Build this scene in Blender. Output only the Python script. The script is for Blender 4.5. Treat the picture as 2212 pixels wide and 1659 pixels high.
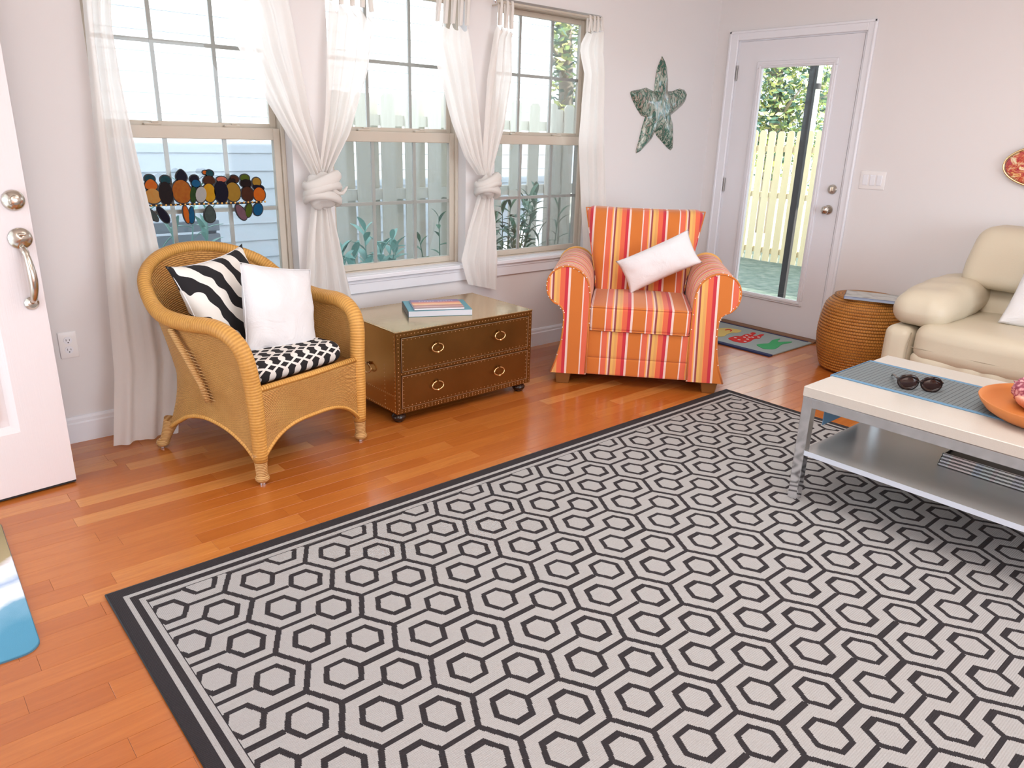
import bpy, bmesh, math, random
from mathutils import Vector, Matrix, noise
for o in list(bpy.data.objects): bpy.data.objects.remove(o)
random.seed(11)
SC = bpy.context.scene
COL = SC.collection
PI = math.pi
def R(d): return math.radians(d)

# ------------------------------------------------------------------ camera
yaw, pit, rol = .7193, -.3234, .0289
fwd = Vector((math.sin(yaw)*math.cos(pit), math.cos(yaw)*math.cos(pit), math.sin(pit)))
rt0 = Vector((math.cos(yaw), -math.sin(yaw), 0)); up0 = rt0.cross(fwd)
rt = rt0*math.cos(rol)+up0*math.sin(rol); up = -rt0*math.sin(rol)+up0*math.cos(rol)
cd = bpy.data.cameras.new('camera'); cam = bpy.data.objects.new('camera', cd); COL.objects.link(cam)
cam.matrix_world = Matrix(((rt.x, up.x, -fwd.x, -5.0977), (rt.y, up.y, -fwd.y, -3.6135), (rt.z, up.z, -fwd.z, 1.3692), (0, 0, 0, 1)))
cd.sensor_width = 36; cd.lens = 1612.05/2212*36; cd.clip_start = .05
SC.camera = cam
# ------------------------------------------------------------------ world, sun, lights, exposure
SC.view_settings.view_transform = 'Standard'; SC.view_settings.look = 'None'
SC.view_settings.exposure = 0.10; SC.view_settings.gamma = 1.0; SC.view_settings.use_curve_mapping = False
w = bpy.data.worlds.new('sky'); SC.world = w; w.use_nodes = True
bg = w.node_tree.nodes['Background']; bg.inputs[0].default_value = (.76, .88, 1.0, 1); bg.inputs[1].default_value = 5.2
def light(name, kind, loc, energy, color=(1, 1, 1), size=1, sy=None, target=None):
    l = bpy.data.lights.new(name, kind); l.energy = energy; l.color = color
    if kind == 'AREA':
        l.size = size
        if sy: l.shape = 'RECTANGLE'; l.size_y = sy
    o = bpy.data.objects.new(name, l); COL.objects.link(o); o.location = loc
    if target: o.rotation_euler = (Vector(target)-Vector(loc)).to_track_quat('-Z', 'Y').to_euler()
    return o
sun = light('sun', 'SUN', (8, -8, 6), 13.0, (1.0, .93, .80), target=None); sun.data.angle = R(.6)
sun.rotation_euler = Vector((-.55, .60, -.476)).to_track_quat('-Z', 'Y').to_euler()
light('rear_fill', 'AREA', (-2.9, -6.35, 1.5), 28, (.93, .96, 1.0), 3.4, 2.0, (-2.9, 0, 1.1))  # added fill from behind the camera, no known window there
light('doorway_daylight', 'AREA', (-5.5, -1.0, 1.1), 3.5, (.95, .97, 1.0), .85, 1.9, (0, -1.3, .7))
light('overhead_fill', 'AREA', (-2.7, -2.6, 2.68), 38, (1.0, .965, .93), 1.6, 1.6, (-2.7, -2.6, 0))  # soft overhead fill added to brighten the room, not a fixture
light('right_wall_fill', 'AREA', (-5.2, -3.1, 2.25), 22, (1.0, .955, .91), .8, .8, (0, -1.6, 1.5))  # unseen warm fill, added to lift the right wall
light('camera_flash', 'AREA', (-5.13, -3.64, 1.50), 4.5, (1.0, .98, .95), .10, .06, (-2.4, -.6, .8))
SC.cycles.use_denoising = True
SC.cycles.max_bounces = 7; SC.cycles.diffuse_bounces = 4; SC.cycles.glossy_bounces = 3
SC.cycles.transparent_max_bounces = 14; SC.cycles.sample_clamp_indirect = 6; SC.cycles.caustics_reflective = False; SC.cycles.caustics_refractive = False

# ------------------------------------------------------------------ node helpers
class S:
    def __init__(s, nt, k): s.nt = nt; s.k = k
    def _m(s, op, *a):
        n = s.nt.nodes.new('ShaderNodeMath'); n.operation = op
        for i, v in enumerate((s,)+a):
            if isinstance(v, S): s.nt.links.new(v.k, n.inputs[i])
            else: n.inputs[i].default_value = v
        return S(s.nt, n.outputs[0])
    def __add__(s, o): return s._m('ADD', o)
    def __sub__(s, o): return s._m('SUBTRACT', o)
    def __mul__(s, o): return s._m('MULTIPLY', o)
    def __truediv__(s, o): return s._m('DIVIDE', o)
    def lt(s, o): return s._m('LESS_THAN', o)
    def gt(s, o): return s._m('GREATER_THAN', o)
    def abs(s): return s._m('ABSOLUTE')
    def max(s, o): return s._m('MAXIMUM', o)
    def min(s, o): return s._m('MINIMUM', o)
    def wrap(s, hi, lo): return s._m('WRAP', hi, lo)
    def snap(s, p): return s._m('SNAP', p)
    def sin(s): return s._m('SINE')
    def floor(s): return s._m('FLOOR')
    def pow(s, p): return s._m('POWER', p)
    def inv(s): return s*-1+1
class M:
    def __init__(s, name, color=(.8, .8, .8), rough=.5, metal=0, **kw):
        s.m = bpy.data.materials.new(name); s.m.use_nodes = True; s.nt = s.m.node_tree
        s.b = s.nt.nodes['Principled BSDF']; s.out = s.nt.nodes['Material Output']
        s.set('Base Color', (*color, 1)); s.set('Roughness', rough); s.set('Metallic', metal)
        for k, v in kw.items(): s.set(k.replace('_', ' '), v)
    def set(s, k, v):
        i = s.b.inputs[k]
        if isinstance(v, S): s.nt.links.new(v.k, i)
        elif hasattr(v, 'links'): s.nt.links.new(v, i)
        else: i.default_value = v
    def node(s, t, ins=None, **kw):
        n = s.nt.nodes.new(t)
        for k, v in kw.items(): setattr(n, k, v)
        for k, v in (ins or {}).items():
            if isinstance(v, S): s.nt.links.new(v.k, n.inputs[k])
            elif hasattr(v, 'links'): s.nt.links.new(v, n.inputs[k])
            else: n.inputs[k].default_value = v
        return n
    def coord(s, kind='Object'): return s.node('ShaderNodeTexCoord').outputs[kind]
    def xyz(s, kind='Object'):
        n = s.node('ShaderNodeSeparateXYZ', {0: s.coord(kind)}); return [S(s.nt, n.outputs[i]) for i in range(3)]
    def mapped(s, scale=(1, 1, 1), rot=(0, 0, 0), loc=(0, 0, 0), kind='Object'):
        return s.node('ShaderNodeMapping', {'Vector': s.coord(kind), 'Scale': scale, 'Rotation': rot, 'Location': loc}).outputs[0]
    def noise(s, vec, scale=5, detail=3, rough=.5, dist=0):
        n = s.node('ShaderNodeTexNoise', {'Vector': vec, 'Scale': scale, 'Detail': detail, 'Roughness': rough, 'Distortion': dist})
        return S(s.nt, n.outputs['Fac'])
    def ramp(s, fac, stops, interp='LINEAR'):
        n = s.node('ShaderNodeValToRGB', {0: fac}); r = n.color_ramp; r.interpolation = interp
        while len(r.elements) > 1: r.elements.remove(r.elements[-1])
        r.elements[0].position = stops[0][0]; r.elements[0].color = (*stops[0][1], 1)
        for p, c in stops[1:]:
            e = r.elements.new(p); e.color = (*c, 1)
        return n.outputs[0]
    def mix(s, fac, a, b):
        n = s.node('ShaderNodeMix', data_type='RGBA')
        for i, v in ((0, fac), (6, a), (7, b)):
            if isinstance(v, S): s.nt.links.new(v.k, n.inputs[i])
            elif hasattr(v, 'links'): s.nt.links.new(v, n.inputs[i])
            elif i == 0: n.inputs[0].default_value = v
            else: n.inputs[i].default_value = (*v, 1)
        return n.outputs[2]
    def bump(s, h, strength=.3, dist=.002):
        n = s.node('ShaderNodeBump', {'Strength': strength, 'Distance': dist, 'Height': h}); s.nt.links.new(n.outputs[0], s.b.inputs['Normal'])
    def combine(s, x, y, z=0.0):
        n = s.node('ShaderNodeCombineXYZ', {0: x, 1: y, 2: z}); return n.outputs[0]

# ------------------------------------------------------------------ materials
MT = {}
def mk(name, *a, **k): MT[name] = M(name, *a, **k); return MT[name]
m = mk('paint', (.775, .75, .752), .75); m.bump(m.noise(m.coord(), 180, 2), .05, .001)
m = mk('ceiling_paint', (.86, .85, .83), .8)
m = mk('trim_white', (.82, .83, .88), .35)
m = mk('door_white', (.775, .775, .82), .38)
m = mk('front_door_paint', (.76, .69, .695), .42)
m.bump(m.noise(m.mapped((60, 60, 2.2)), 3, 5, .6, .6), .35, .002)
m = mk('vinyl_tan', (.56, .50, .42), .45)
m = mk('muntin_tan', (.50, .48, .45), .5)
m = mk('chrome', (.80, .81, .84), .10, 1.0)
m = mk('satin_nickel', (.62, .57, .50), .22, 1.0)
m = mk('dark_gap', (.02, .018, .02), .8)
m = mk('hinge_metal', (.35, .33, .31), .35, .9)
# glass: clear film with a faint reflection
def thin_glass(name, tint, gloss):
    m = mk(name); nt = m.nt
    t = m.node('ShaderNodeBsdfTransparent', {0: (*tint, 1)}); g = m.node('ShaderNodeBsdfGlossy', {'Roughness': .02})
    f = m.node('ShaderNodeFresnel', {0: 1.45}); x = m.node('ShaderNodeMixShader', {0: S(nt, f.outputs[0])*gloss, 1: t.outputs[0], 2: g.outputs[0]})
    nt.links.new(x.outputs[0], m.out.inputs[0])
thin_glass('glass', (.96, .98, .98), .6)
m = mk('screen_mesh'); t = m.node('ShaderNodeBsdfTransparent', {0: (1, 1, 1, 1)}); d = m.node('ShaderNodeBsdfDiffuse', {0: (.10, .12, .15, 1)})
x = m.node('ShaderNodeMixShader', {0: .30, 1: t.outputs[0], 2: d.outputs[0]}); m.nt.links.new(x.outputs[0], m.out.inputs[0])
# sheer cotton
m = mk('sheer_cotton'); c = (.93, .90, .87, 1)
h = m.noise(m.mapped((900, 900, 60)), 1, 2)
d = m.node('ShaderNodeBsdfDiffuse', {0: c}); t = m.node('ShaderNodeBsdfTranslucent', {0: c}); x = m.node('ShaderNodeMixShader', {0: .42, 1: d.outputs[0], 2: t.outputs[0]})
tr = m.node('ShaderNodeBsdfTransparent'); x2 = m.node('ShaderNodeMixShader', {0: .05, 1: x.outputs[0], 2: tr.outputs[0]}); m.nt.links.new(x2.outputs[0], m.out.inputs[0])
# floor planks
m = mk('oak_plank', rough=.26, Coat_Weight=.32, Coat_Roughness=.14)
oi = m.node('ShaderNodeObjectInfo'); rnd = S(m.nt, oi.outputs['Random'])
geo = m.node('ShaderNodeNewGeometry'); isl = S(m.nt, geo.outputs['Random Per Island'])
rr = (rnd+isl).wrap(1, 0)
vec = m.node('ShaderNodeVectorMath', {0: m.mapped((2.0, 26, 10)), 1: m.combine(rr*31.0, rr*17.0, rr*5.0)}, operation='ADD').outputs[0]
g = m.noise(vec, 2.2, 6, .62, .8); g2 = m.noise(vec, 9, 3, .7, .3)
base = m.ramp(rr, [(0, (.45, .122, .019)), (.3, (.50, .145, .023)), (.7, (.54, .168, .029)), (.9, (.60, .215, .045)), (1, (.66, .27, .07))])
dk = m.mix(m.node('ShaderNodeMapRange', {0: g, 1: .35, 2: .72, 3: 0.0, 4: .38}).outputs[0], base, (.30, .07, .012))
dk = m.mix(m.node('ShaderNodeMapRange', {0: g2, 1: .60, 2: .80, 3: 0.0, 4: .30}).outputs[0], dk, (.20, .045, .01))
m.set('Base Color', dk); m.bump(g, .06, .001)
m = mk('subfloor', (.08, .03, .012), .8)
# rug
m = mk('hexagon_rug', rough=.95); X, Y, Z = m.xyz(); u = X.snap(.0022); v = (Y*-1).snap(.0046)
L, W_ = 3.254, 2.32
du = X.min(X*-1+L); dv = (Y*-1).min(Y+W_)*.84; e = du.min(dv)
up_, vp = u-.1215, v-.2015; U_, V_ = .267, .185
def hexd(a, b):
    a, b = a.abs(), b.abs(); return (b/.0565).max(a/.0585+b/.113)
dA = vp.wrap(V_/2, -V_/2); dB = (vp-V_/2).wrap(V_/2, -V_/2)
hA = hexd(up_.wrap(U_/2, -U_/2), dA); hB = hexd((up_-.117).wrap(U_/2, -U_/2), dB)
ring = (hA.lt(1)*hA.gt(.70)).max(hB.lt(1)*hB.gt(.70))
t = up_.wrap(U_, 0.0); t2 = (up_-.212).wrap(U_, 0.0)
l1 = dA.abs().lt(.0075)*t.gt(.055)*t.lt(.160); l2 = dB.abs().lt(.0075)*t2.lt(.115)
zz = (t-(dA.abs()*(.052/(V_/2))+.160)).abs().lt(.0092)
dark = ring.max(l1).max(l2).max(zz)
fld = e.gt(.088); line = e.gt(.0855)*e.lt(.088)
edge = e.lt(.036).max(e.gt(.050)*e.lt(.070))
isdark = (dark*fld).max(edge).max(line)
nz = m.noise(m.mapped((260, 90, 1)), 1.5, 2)
lightc = m.mix(nz, (.34, .33, .325), (.46, .45, .445)); darkc = m.mix(nz, (.010, .008, .010), (.030, .024, .028))
m.set('Base Color', m.mix(isdark, lightc, darkc))
m.bump((X*1400).sin()*.3+((Y*1100).sin())*.5+nz, .5, .0015)
m = mk('rug_binding', (.03, .035, .04), .9)
# striped upholstery
STR = [(0, (.86, .64, .58)), (.02, (.62, .175, .026)), (.335, (.86, .66, .62)), (.365, (.74, .145, .075)), (.50, (.90, .42, .10)), (.53, (.84, .60, .52)), (.57, (.30, .055, .06)),
       (.615, (.80, .46, .13)), (.68, (.74, .37, .12)), (.74, (.84, .36, .10)), (.765, (.76, .14, .065)), (.885, (.58, .03, .05)), (.965, (.86, .64, .58))]
def stripes(name, axis, off, per=.223, skew=0.0):
    m = mk(name, rough=.85); c = m.xyz(); t = ((c[axis]+off+c[2]*skew)/per).wrap(1.0, 0.0)
    m.set('Base Color', m.ramp(t, STR, 'CONSTANT'))
    m.set('Sheen Weight', .25); n = m.noise(m.coord(), 420, 2); m.bump(n, .25, .001)
stripes('stripe_cloth', 0, .062); stripes('stripe_cloth_back', 0, .087); stripes('stripe_cloth_arm_left', 0, .177); stripes('stripe_cloth_arm_right', 0, .020, .223, .04)
stripes('stripe_cloth_roll', 1, .02); stripes('stripe_cloth_seat', 0, .045)
m = mk('bead_white', (.9, .85, .78), .3); m = mk('chair_leg_wood', (.22, .085, .02), .4)
m = mk('pillow_white', (.78, .77, .79), .85); m.bump(m.noise(m.coord(), 9, 4, .6, 1.0), .8, .012)
# zebra
m = mk('zebra_cloth', rough=.9); vv = m.mapped((1, 1, 1), (0, R(30), 0), (.07, 0, .03))
wv = m.node('ShaderNodeTexWave', {'Vector': vv, 'Scale': 3.3, 'Distortion': 3.6, 'Detail': 1.0, 'Detail Scale': 2.6, 'Phase Offset': 1.2}, wave_type='BANDS', bands_direction='X')
m.set('Base Color', m.ramp(S(m.nt, wv.outputs['Fac']), [(0, (.012, .010, .012)), (.52, (.84, .80, .75))], 'CONSTANT'))
# lattice cushion
m = mk('lattice_cloth', rough=.9); X, Y, Z = m.xyz()
s1 = ((Y+Z)*(2*PI/.15)).sin()*.040; fr = None
for off, sg in ((0, 1), (0, -1), (.065, 1), (.065, -1)):
    a = (X+off-s1*sg).wrap(.065, -.065).abs().lt(.0095); fr = a if fr is None else fr.max(a)
m.set('Base Color', m.mix(fr, (.014, .012, .014), (.80, .76, .72)))
# wicker
def wicker(name, c1, c2, c3, row=.0052, st=.016, bs=.8):
    m = mk(name, rough=.5, Specular_IOR_Level=.35); uv = m.node('ShaderNodeSeparateXYZ', {0: m.node('ShaderNodeUVMap').outputs[0]})
    u, v = S(m.nt, uv.outputs[0]), S(m.nt, uv.outputs[1])
    rowi = (v/row).floor(); a = ((v*(PI/row)).sin()).abs(); b = (u*(2*PI/st)+rowi*PI).sin()*.5+.5
    h = a*(b*.6+.4); n = m.noise(m.coord(), 14, 3); n2 = m.noise(m.coord(), 90, 2)
    col = m.mix(n, c1, c2); col = m.mix(m.node('ShaderNodeMapRange', {0: h+n2*.3, 1: .15, 2: .70, 3: .85, 4: 0.0}).outputs[0], col, c3)
    m.set('Base Color', col); m.bump(h, bs, .003)
wicker('wicker', (.58, .28, .075), (.74, .42, .14), (.20, .075, .015), .0066, .021, 1.0)
wicker('wicker_rim', (.66, .33, .075), (.76, .43, .12), (.34, .13, .02), .30, .012, .9)
wicker('seagrass', (.40, .145, .020), (.60, .27, .055), (.07, .02, .004), .0198, .013, 1.0)
m = mk('cane_leg', (.62, .36, .13), .5); X, Y, Z = m.xyz(); hh = (Z*(2*PI/.007)).sin()
m.set('Base Color', m.mix(hh*.5+.5, (.40, .19, .05), (.68, .42, .17))); m.bump(hh, .5, .002)
# brass trunk
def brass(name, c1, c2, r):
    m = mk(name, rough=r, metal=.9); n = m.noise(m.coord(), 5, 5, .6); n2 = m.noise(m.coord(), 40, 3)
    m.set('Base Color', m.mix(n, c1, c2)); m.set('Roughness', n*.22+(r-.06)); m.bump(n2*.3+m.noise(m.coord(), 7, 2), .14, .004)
brass('brass_top', (.52, .36, .17), (.72, .55, .32), .16); brass('brass_side', (.50, .23, .035), (.68, .35, .08), .17); brass('brass_front', (.17, .080, .018), (.27, .120, .030), .27)  # top and side colours carry reflected window and floor light; front is darker
m = mk('brass_bright', (.85, .62, .32), .2, 1.0); m = mk('brass_nail', (.58, .34, .16), .3, .9); m = mk('brass_edge', (.72, .62, .48), .28, .9)
m = mk('bun_foot', (.025, .012, .008), .22)
# leather
m = mk('cream_leather', (.70, .615, .48), .42, Specular_IOR_Level=.4); n = m.noise(m.coord(), 130, 3); m.bump(n*.35+m.noise(m.coord(), 9, 3), .28, .004)
m.set('Base Color', m.mix(m.noise(m.coord(), 3, 3), (.58, .51, .385), (.65, .575, .445)))
m = mk('leather_seam', (.36, .30, .21), .6)
m = mk('table_cream', (.80, .74, .68), .30); m.set('Base Color', m.mix(m.noise(m.coord(), 300, 1), (.54, .505, .455), (.60, .565, .515)))
m = mk('shelf_grey', (.44, .44, .43), .22, .25); m = mk('shelf_edge', (.60, .66, .76), .35)
m = mk('runner_slat', rough=.7); X, Y, Z = m.xyz(); ln = (Y.wrap(.017, 0.0)).lt(.0022)
m.set('Base Color', m.mix(ln, m.mix(m.noise(m.mapped((8, 300, 1)), 2, 2), (.12, .15, .165), (.22, .25, .26)), (.04, .05, .06)))
m = mk('runner_border', (.13, .27, .42), .8); m = mk('terracotta', (.58, .20, .050), .5); m = mk('tortoise', (.016, .006, .004), .15); m = mk('dark_lens', (.03, .012, .01), .05)
m = mk('shell_white', (.88, .85, .84), .4); m = mk('shell_tan', (.55, .30, .12), .4); m = mk('shell_peach', (.72, .36, .26), .35)
m = mk('shell_pink', rough=.6); vz = m.node('ShaderNodeTexVoronoi', {'Vector': m.coord(), 'Scale': 75}); m.set('Base Color', m.ramp(S(m.nt, vz.outputs['Distance'])+m.noise(m.coord(), 60, 2)*.4, [(.2, (.78, .62, .62)), (.6, (.62, .28, .32)), (.85, (.28, .06, .10))]))
m = mk('lacquer', (.010, .008, .010), .42, Specular_IOR_Level=.25)
m = mk('nacre', rough=.18, metal=.3); vz = m.node('ShaderNodeTexVoronoi', {'Vector': m.mapped((30, 30, 8)), 'Scale': 1.0}, feature='F1'); m.set('Base Color', m.ramp(S(m.nt, m.node('ShaderNodeSeparateColor', {0: vz.outputs['Color']}).outputs[0]), [(0, (.70, .82, .84)), (.35, (.88, .90, .86)), (.6, (.62, .72, .84)), (.8, (.85, .74, .74)), (1, (.92, .95, .95))]))
m = mk('book_teal', (.06, .30, .38), .35); m = mk('book_spine_dark', (.02, .05, .07), .4); m = mk('paper', (.72, .73, .78), .7); m = mk('paper_white', (.86, .86, .88), .6)
m = mk('sunset_cover', rough=.3); X, Y, Z = m.xyz(); m.set('Base Color', m.ramp(Y/.19+.5+(m.noise(m.mapped((9, 40, 1)), 1, 3)-.5)*.2, [(0, (.35, .18, .16)), (.15, (.70, .45, .42)), (.3, (.42, .10, .08)), (.42, (.92, .62, .34)), (.58, (.90, .40, .16)), (.7, (.60, .14, .14)), (.8, (.24, .17, .34)), (1, (.20, .14, .30))]))
m = mk('title_ink', (.62, .58, .74), .5); m = mk('book_blue', (.10, .20, .45), .4); m = mk('book_page_blue', (.36, .46, .62), .6)
m = mk('photo_cover', rough=.35); m.set('Base Color', m.ramp(m.noise(m.mapped((10, 16, 1)), 1, 4), [(.3, (.16, .15, .15)), (.45, (.45, .47, .45)), (.6, (.55, .56, .55)), (.7, (.25, .22, .22))]))
# starfish glaze
m = mk('starfish_glaze', rough=.18, Coat_Weight=.4); v = m.noise(m.mapped((23, 23, 9), (0, R(24), 0)), 1.35, 2.5, .55, 1.6)
m.set('Base Color', m.ramp(v, [(.36, (.42, .44, .38)), (.45, (.27, .34, .28)), (.49, (.035, .13, .09)), (.55, (.03, .10, .08)), (.60, (.30, .24, .20)), (.68, (.42, .46, .40))]))
m.bump(v, .5, .004)
m = mk('art_glass', rough=.08, Coat_Weight=.5); m.set('Base Color', m.ramp(m.noise(m.mapped((1, 10, 14)), 1.5, 4, .6, .8), [(.38, (.85, .74, .48)), (.47, (.66, .14, .06)), (.53, (.42, .02, .06)), (.58, (.86, .42, .14)), (.64, (.90, .84, .62))]))
m = mk('switch_plate', (.84, .82, .82), .35)
# door mat
m = mk('hooked_wool', (.36, .42, .42), .95); m.bump(m.noise(m.coord(), 330, 2), .8, .003)
m = mk('wool_navy', (.02, .03, .10), .95); m = mk('wool_red', (.62, .02, .015), .95); m = mk('wool_green', (.05, .38, .14), .95); m = mk('wool_yellow', (.72, .56, .18), .95); m = mk('wool_white', (.75, .72, .70), .95)
m = mk('threshold_wood', (.20, .085, .03), .45)
# surf mat
m = mk('surf_print', rough=.75); X, Y, Z = m.xyz()
d = X*.45-Y+(m.noise(m.mapped((6, 6, 1)), 1, 4)-.5)*.22
m.set('Base Color', m.ramp(d*1.6+.55, [(0, (.30, .24, .12)), (.30, (.42, .33, .18)), (.36, (.88, .86, .94)), (.47, (.80, .85, .92)), (.55, (.38, .50, .70)), (.62, (.86, .90, .96)), (.76, (.92, .94, .98)), (.84, (.20, .42, .58)), (1, (.08, .30, .46))]))
m.bump(m.noise(m.coord(), 400, 2), .3, .001)
m = mk('surf_edge', (.10, .22, .32), .8)
# outside
m = mk('siding_white', (.74, .79, .87), .6); m = mk('ground_grass', rough=.95); m.set('Base Color', m.ramp(m.noise(m.coord(), 9, 6, .7), [(.3, (.035, .060, .045)), (.5, (.085, .11, .085)), (.7, (.15, .16, .13))]))
for nm_, A_, B_, C_, D_ in (('fence_pine', (.56, .52, .43), (.68, .64, .55), (.72, .69, .61), (.82, .79, .72)), ('fence_honey', (.46, .35, .19), (.54, .43, .26), (.57, .45, .27), (.65, .54, .36))):  # honey tones put the warmth of sun through the boards into the colour
    m = mk(nm_, rough=.75); oi = m.node('ShaderNodeObjectInfo'); n = m.noise(m.mapped((30, 30, 2.5)), 1.5, 5, .6)
    m.set('Base Color', m.mix(n, m.mix(S(m.nt, oi.outputs['Random']), A_, B_), m.mix(S(m.nt, oi.outputs['Random']), C_, D_)))
m = mk('grey_board', (.26, .30, .35), .8); m = mk('dark_post', (.014, .010, .011), .7); m = mk('pale_post', (.60, .57, .46), .6); m = mk('porch_beam', (.42, .36, .24), .7)
m = mk('leaf_green', (.05, .17, .09), .5); m = mk('leaf_pale', (.20, .42, .36), .45)
m = mk('tree_leaf', rough=.55); isl = S(m.nt, m.node('ShaderNodeNewGeometry').outputs['Random Per Island'])
m.set('Base Color', m.ramp(isl, [(0, (.02, .06, .04)), (.35, (.06, .14, .09)), (.6, (.22, .30, .08)), (.85, (.55, .55, .16)), (1, (.80, .75, .35))]))
m = mk('bark', (.26, .22, .18), .9); m = mk('concrete', (.60, .60, .58), .8); m = mk('sand', (.72, .66, .54), .9)
m = mk('lead_came', (.015, .013, .015), .45, .4); m = mk('gold_bead', (.75, .42, .12), .3, .6)
def stained(name, c, c2=None):
    c = tuple(v**1.35*.8 for v in c); c2 = tuple(v**1.35*.8 for v in (c2 or c))
    m = mk(name); c2 = c2 or c; cc = m.mix(m.noise(m.coord(), 55, 3), c, c2)
    t = m.node('ShaderNodeBsdfTranslucent', {0: cc}); d = m.node('ShaderNodeBsdfPrincipled', {'Base Color': cc, 'Roughness': .35, 'Specular IOR Level': .15})
    x = m.node('ShaderNodeMixShader', {0: .5, 1: t.outputs[0], 2: d.outputs[0]}); m.nt.links.new(x.outputs[0], m.out.inputs[0])
for n_, c_, d_ in [('g_orange', (.95, .26, .02), (.98, .36, .04)), ('g_amber', (.80, .36, .04), (.62, .18, .02)), ('g_peach', (.95, .46, .12), (.9, .6, .22)), ('g_yellow', (.98, .66, .03), (.9, .45, .02)), ('g_tan', (.72, .46, .08), (.6, .38, .08)),
                   ('g_brown', (.22, .085, .03), (.15, .05, .02)), ('g_darkbrown', (.07, .02, .01), (.03, .01, .01)), ('g_purple', (.03, .008, .06), (.02, .005, .04)), ('g_blue', (.02, .20, .42), (.03, .28, .5)), ('g_teal', (.05, .22, .25), (.02, .08, .12)),
                   ('g_green', (.10, .22, .04), (.05, .12, .03)), ('g_olive', (.24, .32, .03), (.15, .2, .03)), ('g_white', (.80, .78, .74), (.7, .7, .7)), ('g_salmon', (.95, .36, .24), (.9, .3, .2)), ('g_mauve', (.45, .28, .32), (.35, .2, .26)), ('g_grey', (.22, .27, .26), (.12, .15, .14)), ('g_sky', (.30, .52, .72), (.25, .45, .65)), ('g_maroon', (.12, .01, .03), (.08, .01, .02))]: stained(n_, c_, d_)

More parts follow.
